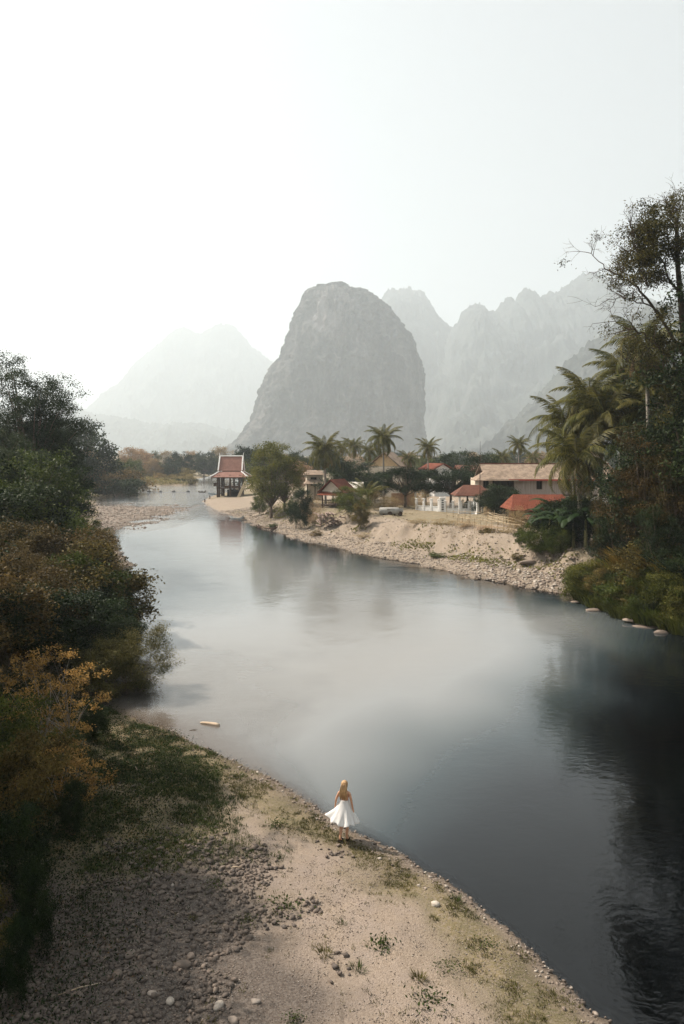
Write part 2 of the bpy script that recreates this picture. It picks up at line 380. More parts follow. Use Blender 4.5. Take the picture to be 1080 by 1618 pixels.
def karst(name, left, right, D, depth_ratio, mat, seed, amp=1.0, nz=220, na=420, lean=0.0):
    """a limestone tower: stacked rings whose left and right extents follow the outline, roughened in 3D"""
    zs = np.linspace(0, 1, nz); 
    ly = np.array([p[1] for p in left]); lx = np.array([p[0] for p in left]); ry = np.array([p[1] for p in right]); rx = np.array([p[0] for p in right])
    zl = H + (YH - ly) / F * D; zr = H + (YH - ry) / F * D; top = max(zl.max(), zr.max())
    z = -4 + (top + 4) * (1 - (1 - zs) ** 1.25)
    xl = PX(np.interp(z, zl, lx), D); xr = PX(np.interp(z, zr, rx), D)
    cx = (xl + xr) / 2; rr = np.maximum((xr - xl) / 2, .5)
    th = np.linspace(0, 2 * np.pi, na, endpoint=False)
    C, S = np.cos(th), np.sin(th)
    X = cx[:, None] + rr[:, None] * np.sign(C) * np.abs(C) ** .92; Y = D + lean + (rr * depth_ratio)[:, None] * np.sign(S) * np.abs(S) ** .92; Z = np.repeat(z[:, None], na, 1)
    s = 1 / (28 * amp)
    n = fbm(X * s, Y * s, Z * s * .45, 5, seed, .55); n2 = 1 - 2 * np.abs(fbm(X * s * 2.1, Y * s * 2.1, Z * s * .5, 4, seed + 7, .55))
    n3 = fbm(X / 11, Y / 11, Z / 16, 3, seed + 19, .7) * 1.4 + (1 - 2 * np.abs(fbm(X / 26, Y / 26, Z / 95, 3, seed + 29, .55))) * 1.8
    k = np.clip(rr / (22 * amp), .0, 1)[:, None]
    d = (n * 6.0 + n2 * 3.5) * amp * k + n3 * 1.5 * np.clip(k + .2, 0, 1)
    d = d * (1 - .75 * np.abs(C)) + n3 * 2.2
    X = X + d * C; Y = Y + d * S; Z = Z + n3 * .8 + n * 1.2 * amp * k * (zs[:, None] > .6)
    V = np.stack([X, Y, Z], -1).reshape(-1, 3)
    i, j = np.meshgrid(np.arange(nz - 1), np.arange(na), indexing='ij'); j2 = (j + 1) % na
    Fq = np.stack([i * na + j, i * na + j2, (i + 1) * na + j2, (i + 1) * na + j], -1).reshape(-1, 4)
    V = np.vstack([V, [cx[-1], D + lean, z[-1] + 1.0]]); q = (nz - 1) * na; jj = np.arange(na)
    cap = np.stack([q + jj, q + (jj + 1) % na, np.full(na, len(V) - 1)], -1)
    return setting(link(name, mesh_np(name, V, [Fq, cap], True, None, [mat])))
karst('karst_mountain',
      [(338,722),(372,700),(392,675),(404,655),(416,610),(430,580),(444,566),(452,545),(462,510),(472,485),(484,464),(492,457),(508,454),(522,450),(533,446)][::-1][::-1],
      [(672,722),(669,690),(668,640),(667,600),(662,572),(652,545),(640,525),(622,500),(606,480),(590,468),(572,460),(552,454),(540,447),(534,446)],
      2000, .75, M_karst, 3, 2.0, 260, 620)

def ridge(name, pts, D, fall, mat, seed, back=1.0, nx=420, ny=150, rough=1.0, k=2.0):
    """a range of hills: crest line follows pts, ground falls away in front and behind with spurs and gullies"""
    px = np.array([p[0] for p in pts], float); py = np.array([p[1] for p in pts], float)
    xs = PX(np.linspace(px[0], px[-1], nx), D); hz = np.interp(np.linspace(px[0], px[-1], nx), px, H + (YH - py) / F * D)
    t = np.linspace(-1, back, ny); X, T = np.meshgrid(xs, t)
    Hc = np.repeat(hz[None], ny, 0)
    Y = D + T * fall
    s = 1 / (160.0 * k)
    spur = fbm(X * s * 1.0, Y * s * .55, 0, 4, seed, .5)
    prof = np.clip(1 - np.abs(T) ** 1.15, 0, 1)
    w = 1 - np.exp(-(T * 3.0) ** 2)
    Z = -5 + (Hc + 5) * np.clip(prof + spur * .22 * w * rough, 0, 1.0)
    Z += (fbm(X / 60 / k, Y / 40 / k, Hc / 200 / k, 5, seed + 5, .6) * 24 * k) * w * np.clip(prof * 3, 0, 1) * rough * np.clip(Hc / 110 - .1, 0, 1) + fbm(X / 11 / k, Y / 11 / k, 0, 3, seed + 9, .65) * 7.0 * k * np.clip(prof * 4, 0, 1)
    Y = Y + fbm(X / 90 / k, Z / 60 / k, 0, 4, seed + 3) * 55 * k * w
    # crest shifts in depth so that the skyline is not one plane
    V = np.stack([X, Y, Z], -1).reshape(-1, 3)
    i, j = np.meshgrid(np.arange(ny - 1), np.arange(nx - 1), indexing='ij')
    Fq = np.stack([i * nx + j, i * nx + j + 1, (i + 1) * nx + j + 1, (i + 1) * nx + j], -1).reshape(-1, 4)
    return setting(link(name, mesh_np(name, V, Fq, True, None, [mat])))
ridge('table_mountain', [(560,735),(575,600),(590,520),(603,470),(612,459),(630,457),(655,457),(668,463),(680,480),(692,500),(706,514),(716,520),(722,528),(745,590),(760,640),(790,735)], 4300, 1240, M_ridge, 61)
ridge('jagged_ridge', [(640,735),(670,640),(700,545),(716,520),(724,502),(735,486),(748,479),(760,482),(772,492),(782,493),(792,480),(800,470),(806,470),(814,478),(818,468),(826,459),(834,457),(842,461),(850,472),(858,464),(866,462),(874,467),(884,458),(896,449),(912,440),(925,433),(940,431),(955,440),(975,452),(1000,468),(1040,480),(1090,500),(1160,560),(1240,735)], 3900, 1440, M_ridge, 71, nx=600)
ridge('forested_foothill', [(690,738),(740,722),(780,700),(806,672),(832,650),(858,622),(880,590),(905,565),(935,540),(965,522),(1000,505),(1040,480),(1090,470),(1150,500),(1240,600),(1300,735)], 1950, 620, M_ridge, 81)
ridge('distant_peaks', [(60,735),(100,690),(140,650),(165,620),(195,600),(215,572),(240,552),(262,532),(278,520),(290,517),(302,522),(316,528),(328,520),(342,513),(356,511),(368,515),(380,525),(396,545),(420,565),(445,585),(480,620),(530,735)], 6500, 1200, M_ridge, 91)
ridge('distant_foothill', [(-60,700),(0,660),(60,640),(110,640),(150,655),(200,662),(240,672),(300,668),(340,676),(400,690),(440,735)], 4600, 840, M_ridge, 95)

# ================================================================== VEGETATION
def leaves_np(C, size, rng, up=.5, shape=.5, tint=None, droop=0.0):
    """one small folded diamond leaf per centre"""
    n = len(C); size = np.broadcast_to(size, n)[:, None] * (.7 + .6 * rng.random((n, 1)))
    nr = rng.normal(size=(n, 3)); nr[:, 2] += up * 2; nr /= np.linalg.norm(nr, axis=1, keepdims=True)
    d = rng.normal(size=(n, 3)); d[:, 2] -= droop; d -= nr * (d * nr).sum(1, keepdims=True); d /= np.linalg.norm(d, axis=1, keepdims=True)
    s = np.cross(nr, d)
    a = C - d * size * .5; b = C + s * size * shape * .5 + nr * size * .08; c = C + d * size * .5; e = C - s * size * shape * .5 + nr * size * .08
    V = np.stack([a, b, c, e], 1).reshape(-1, 3); Fq = np.arange(4 * n).reshape(-1, 4)
    t = np.clip(rng.normal(.45, .22, n) if tint is None else tint + rng.normal(0, .14, n), 0, 1)
    col = np.repeat(np.stack([t, t, t, np.ones(n)], -1), 4, 0)
    return V, Fq, col
def bez(a, b, c, n=6):
    a, b, c = Vector(a), Vector(b), Vector(c); return [a * (1 - t) ** 2 + b * 2 * t * (1 - t) + c * t * t for t in [i / (n - 1) for i in range(n)]]
def crown_points(rng, rx, ry, rz, zc, n_main, n_sub, r_sub, flat=.6, shell=.5, rag=.35):
    """clump centres through an uneven ellipsoid"""
    out = []
    M = []
    seed = int(rng.integers(1, 9999))
    while len(M) < n_main:
        p = rng.normal(size=3); p /= np.linalg.norm(p); r = rng.random() ** (1 / 3.0 * (1 - shell) + .02)
        k = 1 + rag * float(fbm(p[0] * 1.6 + 7, p[1] * 1.6, p[2] * 1.6, 2, seed))
        q = p * r * k; 
        if q[2] < -.75: continue
        M.append((q[0] * rx, q[1] * ry, zc + q[2] * rz, r))
    for mx, my, mz, r in M:
        tt = rng.random()
        for k in range(n_sub):
            o = rng.normal(size=3) * r_sub; out.append((mx + o[0], my + o[1], mz + o[2] * flat, tt))
    return M, np.array(out)
def make_tree(seed, h, rx, rz, trunk_r, n_main, n_sub, per, leaf, wood, lmat, r_sub=.5, clump=.35, base=.35, ry=None, shape=.5, lean=0, multi=1, rag=.35, shell=.5, up=.5, droop=0, cname='crown', tname='trunk'):
    """returns (trunk mesh, crown mesh) : tapered trunk, limbs that reach the clumps, and many leaves"""
    rng = np.random.default_rng(seed); ry = ry or rx; zc = h - rz
    M, P = crown_points(rng, rx, ry, rz, zc, n_main, n_sub, r_sub, .6, shell, rag)
    k = len(P); C = np.repeat(P[:, :3], per, 0) + rng.normal(size=(k * per, 3)) * np.array([clump, clump, clump * .62])
    C[:, 2] = np.maximum(C[:, 2], .05)
    tint = np.repeat(.15 + .6 * P[:, 3], per) + .10 * rng.normal(size=k * per)
    V, Fq, col = leaves_np(C, leaf, rng, up, shape, tint, droop)
    cm = mesh_np(cname, V, Fq, False, {'tint': col}, [lmat])
    mb = MB(); fork = max(h * base, .2)
    for t in range(multi):
        w = 2 * math.pi * t / max(multi, 1) + rng.random(); sp = 0 if multi == 1 else rx * .16
        b0 = Vector((math.cos(w) * sp * .6, math.sin(w) * sp * .6, -.35)); top = Vector((lean * h + math.cos(w) * sp * 2 , math.sin(w) * sp * 2, fork))
        q = bez(b0, (b0 + top) / 2 + Vector((rng.normal() * .12, rng.normal() * .12, 0)) * h * .12, top, 6)
        mb.tube(q, [trunk_r * (1.25 - .5 * i / 5) / multi ** .5 for i in range(6)], 8)
        for m_ in M[t::multi]:
            e = Vector(m_[:3]); 
            if rng.random() > .75 and len(M) > 30: continue
            s0 = top.lerp(b0, rng.random() * .25); mid = s0.lerp(e, .5) + Vector((0, 0, (e - s0).length * (.05 + .18 * rng.random()))) + Vector(rng.normal(size=3)) * .12 * (e - s0).length * .5
            r0 = trunk_r * (.25 + .3 * rng.random()) / multi ** .5
            mb.tube(bez(s0, mid, e, 6), [r0 * (1 - .85 * i / 5) for i in range(6)], 5, False)
    tm = mb.mesh(tname, wood, True)
    return tm, cm
def place_tree(meshes, name, label, cat, loc, s=1.0, rz=None, group=None, parts=('trunk', 'crown')):
    o = thing(name, label, cat, loc, random.random() * 6.28 if rz is None else rz, group, s)
    link(parts[0], meshes[0], o); link(parts[1], meshes[1], o); return o
random.seed(4)
bark = simple('bark', (.07, .05, .035), (.17, .13, .10), 6, .95, .1, .6, (1, 1, .3))
bark_pale = simple('pale_bark', (.20, .17, .14), (.36, .32, .28), 5, .95, .1, .5, (1, 1, .3))
L_dark = leaf_mat('dark_green_leaves', (.006, .013, .006), (.035, .055, .016), .2)
L_mid = leaf_mat('mid_green_leaves', (.012, .026, .007), (.12, .14, .028), .28)
L_fresh = leaf_mat('fresh_green_leaves', (.03, .055, .012), (.13, .17, .035), .3)
L_olive = leaf_mat('olive_brown_leaves', (.022, .02, .008), (.22, .16, .05), .3)
L_brown = leaf_mat('dry_brown_leaves', (.025, .02, .009), (.20, .135, .05), .28)
L_orange = leaf_mat('golden_orange_leaves', (.14, .09, .025), (.46, .31, .085), .3)
L_pale = leaf_mat('pale_autumn_leaves', (.20, .13, .07), (.36, .26, .14), .35)
L_mix = leaf_mat('green_to_rust_leaves', (.010, .015, .005), (.13, .075, .025), .2)

# ---------------- shared plant shapes
big_A = make_tree(11, 19, 6.2, 7.6, .45, 125, 6, 105, .22, bark, L_dark, .75, .48, .22, rag=.55, shell=.3)
big_B = make_tree(12, 16, 5.2, 6.6, .38, 105, 6, 105, .21, bark, L_dark, .7, .48, .2, rag=.6)
mid_A = make_tree(13, 9, 3.6, 4.2, .2, 55, 5, 55, .22, bark, L_mid, .5, .36, .15, rag=.6)
mid_C = make_tree(15, 8, 3.8, 2.7, .22, 60, 5, 55, .2, bark, L_dark, .5, .36, .38, rag=.45)
L_yg = leaf_mat('yellow_green_leaves', (.035, .045, .010), (.19, .18, .04), .35)
mid_Y = make_tree(16, 9, 3.4, 3.5, .2, 60, 5, 60, .19, bark, L_yg, .5, .36, .2, rag=.5)
mid_B = make_tree(14, 8, 3.4, 3.8, .2, 55, 5, 55, .22, bark, L_dark, .5, .36, .15, rag=.5)
shr_olive = make_tree(21, 4.6, 2.4, 2.35, .06, 50, 6, 45, .17, bark, L_olive, .34, .24, .06, multi=5, cname='foliage', tname='stems', rag=.5)
shr_brown = make_tree(22, 4.4, 2.5, 2.25, .06, 50, 6, 55, .12, bark, L_brown, .34, .24, .06, multi=5, cname='foliage', tname='stems', rag=.5)
shr_green = make_tree(23, 4.6, 2.3, 2.35, .06, 50, 6, 55, .14, bark, L_mid, .32, .24, .06, multi=5, cname='foliage', tname='stems', rag=.5)
shr_fresh = make_tree(24, 4.2, 2.0, 2.15, .06, 40, 6, 50, .16, bark, L_fresh, .32, .24, .06, multi=5, cname='foliage', tname='stems', rag=.5)
shr_dark = make_tree(25, 4.6, 2.5, 2.35, .06, 55, 6, 60, .14, bark, L_dark, .32, .26, .06, multi=5, cname='foliage', tname='stems', rag=.5)
willow = make_tree(26, 3.0, 1.7, 1.55, .05, 46, 7, 60, .11, bark, leaf_mat('fine_olive_leaves', (.03, .035, .012), (.17, .15, .05), .3), .26, .18, .06, multi=5, shape=.25, cname='foliage', tname='stems', rag=.5)

def P(px, py, d): v = at(px, py, d); return v
def on_ground(px, d): X = PX(px, d); return (X, d, ground(X, d) - .05)
def tree_to(meshes, h0, name, label, cat, px, ytop, d, group=None, parts=('trunk', 'crown'), rz=None, wid=1.0):
    """stand a plant at column px, distance d, scaled so that its top reaches row ytop"""
    X, Y, Z = on_ground(px, d); top = PZ(ytop, d); s = max((top - Z) / h0, .05)
    return place_tree(meshes, name, label, cat, (X, Y, Z), (s * wid, s * wid, s), rz, group, parts)
SP = ('stems', 'foliage')

# ---------------- left bank: tall trees
GT = 'tall trees on the left bank'
for k, (me, h0, px, yt, d, w, lab) in enumerate([
    (big_A, 19, 50, 600, 74, .95, 'tallest dark leafy tree on the left bank, top standing against pale sky'),
    (big_B, 16, -30, 680, 66, 1.0, 'dark spreading tree cut by the left edge of the view'),
    (big_B, 16, 78, 664, 96, .95, 'dark round tree just behind the tallest left bank tree'),
    (big_A, 19, 15, 710, 60, .9, 'broad dark tree in front of the tallest left bank tree'),
    (big_B, 16, 55, 712, 66, .9, 'dark tree overhanging the water below the tallest left bank tree'),
    (mid_B, 8, 100, 732, 72, 1.0, 'low dark tree leaning over the gravel bar edge'),
    (mid_A, 9, 45, 722, 56, 1.1, 'mid green tree in front of the dark trees on the left bank'),
    (mid_A, 9, 0, 745, 52, 1.1, 'green tree low at the left edge below the dark trees'),
    (mid_B, 8, 95, 770, 70, 1.0, 'lowest dark tree right at the water beside the gravel bar'),
]):
    tree_to(me, h0, 'broadleaf_tree', lab, 'tree', px, yt, d, GT, rz=k * 1.3, wid=w)
# ---------------- left bank: the thicket of tall shrubs between trees and water
GS = 'shrubs of the thicket on the left bank'
thick = [
    (shr_fresh, 4.2, 66, 790, 54, 1.3, 'fresh green shrub poking out beneath the dark left trees'),
    (shr_dark, 4.6, 15, 775, 50, 1.3, 'dark green shrub at the left edge under the trees'),
    (shr_green, 4.6, 138, 822, 68, 1.0, 'bright green willowy shrub at the water next to the gravel bar'),
    (shr_green, 4.6, 108, 828, 60, 1.2, 'green shrub between the gravel bar and the brown thicket'),
    (shr_olive, 4.6, 150, 848, 60, .95, 'olive shrub hanging over the water at the thicket corner'),
    (shr_brown, 4.4, 30, 822, 47, 1.2, 'brown leafed shrub under the dark trees at far left'),
    (shr_brown, 4.4, 85, 835, 48, 1.2, 'rusty brown shrub on top of the thicket'),
    (shr_green, 4.6, 120, 868, 46, 1.1, 'green shrub in the middle of the rusty thicket'),
    (shr_dark, 4.6, 160, 870, 54, 1.0, 'dark shrub bulging over the river below the olive one'),
    (shr_dark, 4.6, 180, 908, 50, .85, 'dark shrub furthest out over the river'),
    (shr_dark, 4.6, 212, 948, 49, .5, 'small low dark shrub dipping its twigs in the river'),
    (shr_olive, 4.6, 150, 880, 45, 1.1, 'olive shrub at the centre of the thicket face'),
    (shr_brown, 4.4, 10, 868, 40, 1.2, 'brown shrub at the left edge halfway down the thicket'),
    (shr_brown, 4.4, 70, 895, 39, 1.2, 'rusty shrub above the golden tree'),
    (shr_dark, 4.6, 150, 925, 43, 1.2, 'dark shaded shrub above the river nook'),
    (shr_dark, 4.6, 100, 935, 37, 1.2, 'dark shrub just behind the golden tree'),
    (shr_dark, 4.6, 20, 935, 34, 1.1, 'dark shrub left of the golden tree'),
    (shr_olive, 4.6, -30, 900, 33, 1.2, 'olive brown shrub cut by the left edge'),
    (shr_dark, 4.6, 185, 975, 40, .9, 'dark shrub behind the feathery bush at the water'),
]
for k, (me, h0, px, yt, d, w, lab) in enumerate(thick):
    tree_to(me, h0, 'shrub', lab, 'shrub', px, yt, d, GS, SP, k * 2.1, w)
place_tree(willow, 'shrub', 'feathery olive bush standing alone at the edge of the water', 'shrub', (PX(212, 35.5), 35.5, -.1), (1.0, .9, .97), 1.0, None, SP)
place_tree(willow, 'shrub', 'dark low bush joining the feathery bush to the bank', 'shrub', (PX(165, 35), 35, .1), (.9, .9, .8), 3.0, None, SP)
# golden tree
gold = make_tree(31, 5.6, 2.15, 2.3, .08, 44, 4, 34, .11, bark_pale, L_orange, .26, .13, .3, rag=.5, shell=.4, multi=2, cname='crown', tname='trunk')
place_tree(gold, 'golden_leaf_tree', 'small tree with golden orange leaves in front of the dark thicket', 'tree', (PX(88, 27), 27, ground(PX(88, 27), 27) - .8), (.80, .80, .80), .4)
gold2 = make_tree(32, 3.6, 1.5, 1.1, .06, 22, 4, 34, .11, bark_pale, L_orange, .24, .13, .4, rag=.6, multi=2)
place_tree(gold2, 'golden_leaf_tree', 'lower drooping golden leaved tree below the big golden one', 'tree', (PX(85, 23.5), 23.5, ground(PX(85, 23.5), 23.5) - 1.4), (.9, .9, .85), 2.0)
# low dark shrubs at lower left
GL = 'low shrubs at the lower left under the trees'
for k, (me, h0, px, yt, d, w, lab) in enumerate([
    (shr_green, 4.6, -10, 1085, 24, .8, 'low green shrub at the left edge below the golden trees'),
    (shr_olive, 4.6, 30, 1180, 21, .75, 'olive shrub under the lower golden tree'),
    (shr_green, 4.6, 95, 1150, 25, .6, 'green low bush right under the golden leaves'),
    (shr_dark, 4.6, 150, 1110, 28.5, .6, 'dark low bush beside the brown reflection'),
    (shr_dark, 4.6, 110, 1235, 21.5, .5, 'dark bush at the edge of the shaded grass'),
    (shr_dark, 4.6, 20, 1290, 18, .7, 'dark shaded bush at the left edge halfway down the bank'),
    (shr_dark, 4.6, 60, 1375, 16.2, .42, 'dark low bush beside the cobbles'),
    (shr_olive, 4.6, -40, 1380, 15.5, .6, 'olive dark bush cut off by the left edge near the cobbles'),
    (shr_dark, 4.6, 20, 1455, 14.4, .36, 'lowest dark bush beside the cobbles at the left edge'),
]):
    tree_to(me, h0, 'shrub', lab, 'shrub', px, yt, d, GL, SP, k * 1.7, w)
# trees beyond the left edge of the photograph, whose shade falls on the bank
for k, (X, Y, s) in enumerate([(-23.5, 31, .66), (-19.5, 25, .68), (-15.5, 20.5, .66), (-14.5, 15, .58), (-13.5, 9.5, .5), (-17, 3, .6)]):
    place_tree(big_A if k % 2 else big_B, 'broadleaf_tree', ('%s dark tree beyond the left edge shading the near bank' % ('first', 'second', 'third', 'fourth', 'fifth', 'sixth')[k]), 'tree', (X, Y, ground(X, Y)), (s * 1.15, s * 1.15, s), k * 2.0, 'trees shading the near bank')

# ---------------- far banks: peninsula and treeline
GF = 'trees on the far bank behind the peninsula'
far_green = make_tree(41, 12, 5.5, 5.6, .3, 60, 5, 34, .5, bark, L_mid, .8, .55, .15)
far_rust = make_tree(42, 11, 4.5, 5.2, .25, 50, 5, 26, .45, bark_pale, L_pale, .8, .55, .2)
far_dark = make_tree(43, 12, 5.5, 5.6, .3, 60, 5, 36, .5, bark, L_dark, .8, .55, .12)
fl = [(far_dark, 122, 668, 195, 'hazy dark tree rising behind the left bank trees'), (far_green, 142, 708, 225, 'rounded dark tree right of the hazy tall one'),
      (far_rust, 138, 712, 200, 'small tree with rusty orange crown against the dark left trees'), (far_green, 146, 742, 215, 'green tree standing low beside the left bank trees'),
      (far_green, 190, 728, 240, 'green tree at the root of the peninsula'), (far_dark, 160, 748, 222, 'dark low tree over the water at the peninsula root'),
      (far_rust, 205, 706, 330, 'pale rusty tree at the left of the far treeline'), (far_rust, 222, 709, 345, 'second pale rusty tree along the far treeline'),
      (far_green, 238, 714, 360, 'green tree between rusty ones in the far treeline'), (far_rust, 262, 712, 370, 'thin rusty tree beside the bare far trees'),
      (far_dark, 285, 713, 350, 'dark domed tree beyond the right end of the peninsula'), (far_rust, 300, 712, 400, 'faded rusty tree behind the dark domed tree'),
      (far_dark, 322, 712, 385, 'dark rounded tree above the far bend of the river'), (far_green, 334, 722, 395, 'green tree nearest the pavilion on the far bend'),
      (far_rust, 350, 705, 430, 'hazy pale tree just left of the pavilion roof'), (far_dark, 272, 728, 330, 'low dark tree in the middle of the peninsula'),
      (far_rust, 240, 724, 325, 'low rusty tree behind the peninsula scrub'), (far_green, 210, 726, 300, 'low green tree behind the peninsula scrub')]
for k, (me, px, yt, d, lab) in enumerate(fl):
    tree_to(me, 12 if me is not far_rust else 11, 'broadleaf_tree', lab, 'tree', px, yt, d, GF, rz=k * 1.1, wid=1.0)
def branching(seed, h, r, levels=5, spread=.55, bend=.12, sides=5, bias=(0, 0, 0), first=.28, n_kids=(2, 4), bunch=None, shrink=.74):
    rng = random.Random(seed); mb = MB(); tips = []
    def grow(p, d, L, rad, lv):
        pts, rr = [p], [rad]; n = 4
        for i in range(n):
            d = (d + Vector((rng.gauss(0, bend), rng.gauss(0, bend), rng.gauss(0, bend) + .02)) + Vector(bias) * .06).normalized()
            p = p + d * L / n; pts.append(p); rr.append(rad * (1 - .4 * (i + 1) / n))
        mb.tube(pts, rr, max(3, sides - (levels - lv) // 2) if lv < levels else 8, False)
        if lv == 0: tips.append(p); return
        if lv <= 1: tips.append(p)
        for k in range(rng.randint(*n_kids)):
            t = rng.choice([1, 2, 3, 4, 4]) if lv < levels else rng.choice([2, 3, 4])
            q = pts[t]; a = Vector((rng.gauss(0, 1), rng.gauss(0, 1), rng.gauss(0, .7))); a = (a - d * a.dot(d)).normalized()
            nd = (d * (1 - spread * .6) + a * spread * (0.6 + rng.random() * .6) + Vector(bias) * .15).normalized()
            grow(q, nd, L * shrink * (.75 + .4 * rng.random()), max(rr[t] * .62, .012), lv - 1)
    grow(Vector((0, 0, -.3)), Vector((0, 0, 1)), h * first, r, levels)
    return mb, tips
bm_, _t = branching(5, 22, .35, 4, .35, .05, 4, (0, 0, .6), .34, (2, 4))
bare = bm_.mesh('branches', bark_pale, True)
for k, (px, yt, d, lab) in enumerate([(250, 690, 360, 'tall leafless tree standing above the far treeline'), (257, 694, 365, 'second leafless tree beside the tall one in the far treeline'), (243, 705, 350, 'shorter leafless tree left of the tall bare pair')]):
    X, Y, Z = on_ground(px, d); s = (PZ(yt, d) - Z) / 22
    o = thing('bare_tree', lab, 'tree', (X, Y, Z), k * 2, GF, (s, s, s * 1.0)); link('branches', bare, o)
# peninsula scrub: individual bushes and one mass of reeds
GP = 'bushes along the edge of the peninsula'
fb = make_tree(44, 3, 2.6, 1.6, .06, 34, 4, 30, .28, bark, L_olive, .4, .3, .08, multi=3, cname='foliage', tname='stems')
fo = make_tree(45, 3, 2.6, 1.6, .06, 34, 4, 30, .28, bark, leaf_mat('orange_scrub', (.16, .12, .04), (.34, .25, .10), .3), .4, .3, .08, multi=3, cname='foliage', tname='stems')
fd = make_tree(46, 3, 2.8, 1.6, .06, 34, 4, 30, .28, bark, L_dark, .4, .3, .08, multi=3, cname='foliage', tname='stems')
pb = [(fd, 186, 757, 205, 'dark bush at the left root of the peninsula'), (fd, 199, 757, 215, 'second dark bush along the left peninsula bank'), (fb, 192, 745, 225, 'olive bush above the left peninsula bank'),
      (fb, 214, 755, 290, 'olive bush at the waterline of the peninsula'), (fo, 225, 752, 305, 'orange scrub bush at the left of the peninsula'), (fd, 238, 759, 292, 'low dark bush at the peninsula waterline'),
      (fo, 250, 749, 310, 'orange scrub bush in the middle of the peninsula'), (fb, 262, 757, 292, 'olive low bush right of the middle of the peninsula'), (fo, 274, 751, 305, 'rusty orange bush toward the tip of the peninsula'),
      (fd, 286, 756, 290, 'dark bush near the tip of the peninsula'), (fo, 296, 751, 298, 'orange bush just before the peninsula tip'), (fb, 303, 757, 290, 'olive bush on the very tip of the peninsula'),
      (fb, 270, 740, 335, 'grey olive bush behind the orange scrub'), (fo, 232, 742, 325, 'tall pale scrub behind the peninsula edge'), (fo, 212, 743, 315, 'tall pale scrub near the peninsula root'), (fb, 246, 740, 330, 'olive bush under the bare far trees'), (fo, 290, 742, 330, 'pale scrub behind the tip of the peninsula')]
for k, (me, px, yt, d, lab) in enumerate(pb):
    tree_to(me, 3, 'bush', lab, 'bush', px, yt, d, GP, SP, k * 1.9, 1.25)

# ================================================================== COCONUT PALMS
def frond_mesh(seed, L, arc, mat, n=38, dry=False, wl=.62):
    """one pinnate frond growing along +X: arched rib with drooping leaflets"""
    rng = np.random.default_rng(seed); T = np.linspace(0, 1, n); th = .25 - arc * T ** 1.3
    ds = L / (n - 1); px_ = np.concatenate([[0], np.cumsum(np.cos(th[:-1]) * ds)]); pz_ = np.concatenate([[0], np.cumsum(np.sin(th[:-1]) * ds)])
    py_ = .10 * L * T ** 2 * rng.normal()
    mb = MB(); mb.tube([(px_[i], py_[i], pz_[i]) for i in range(0, n, 3)] + [(px_[-1], py_[-1], pz_[-1])], [.05 * (1 - .85 * i / n) for i in range(0, n, 3)] + [.006], 4, False)
    V = [np.array(mb.v)]; col = [np.tile([.95, .95, .95, 1], (len(mb.v), 1))]; F4 = [np.array([f for f in mb.f if len(f) == 4])]; q = len(mb.v)
    for s in (-1, 1):
        for i in range(4, n):
            t = T[i]; ll = L * .24 * math.sin(math.pi * min(1, .18 + .80 * t)) ** .7 * (.85 + .3 * rng.random()) * wl / .62
            if t > .92: ll *= .6
            fwd = .35 + .5 * t; d = np.array([fwd * math.cos(th[i]), s * .85, fwd * math.sin(th[i]) - .25 - (.55 if dry else 0) - .35 * rng.random()]); d /= np.linalg.norm(d)
            p0 = np.array([px_[i], py_[i], pz_[i]]); p1 = p0 + d * ll * .5; d2 = d + np.array([0, 0, -.75 - .4 * rng.random()]); d2 /= np.linalg.norm(d2); p2 = p1 + d2 * ll * .5
            w = np.array([math.cos(th[i]), 0, math.sin(th[i])]) * .046
            V.append(np.array([p0 - w * .6, p0 + w * .6, p1 + w, p1 - w, p2 + w * .25, p2 - w * .25])); F4.append(np.array([[0, 1, 2, 3], [3, 2, 4, 5]]) + q); q += 6
            tt = np.clip(.45 + .2 * rng.normal(), 0, 1); col.append(np.tile([tt, tt, tt, 1], (6, 1)))
    return mesh_np('frond', np.concatenate(V), np.concatenate(F4), False, {'tint': np.concatenate(col)}, [mat])
L_palm = leaf_mat('palm_leaflets', (.014, .020, .006), (.17, .155, .038), .28, .5)
L_palmdry = leaf_mat('dry_palm_leaflets', (.16, .11, .05), (.34, .25, .13), .3)
fronds = [frond_mesh(s, 4.2, a, L_palm) for s, a in ((1, 1.15), (2, 1.55), (3, 2.0), (4, 2.35), (5, 1.1))]
dryf = [frond_mesh(9, 3.6, 1.1, L_palmdry, dry=True)]
palm_bark = simple('palm_trunk_bark', (.14, .12, .10), (.30, .27, .23), 3, .9, .1, .5, (.3, .3, 6))
nut = simple('coconut_husk', (.20, .17, .05), (.34, .25, .09), 8)
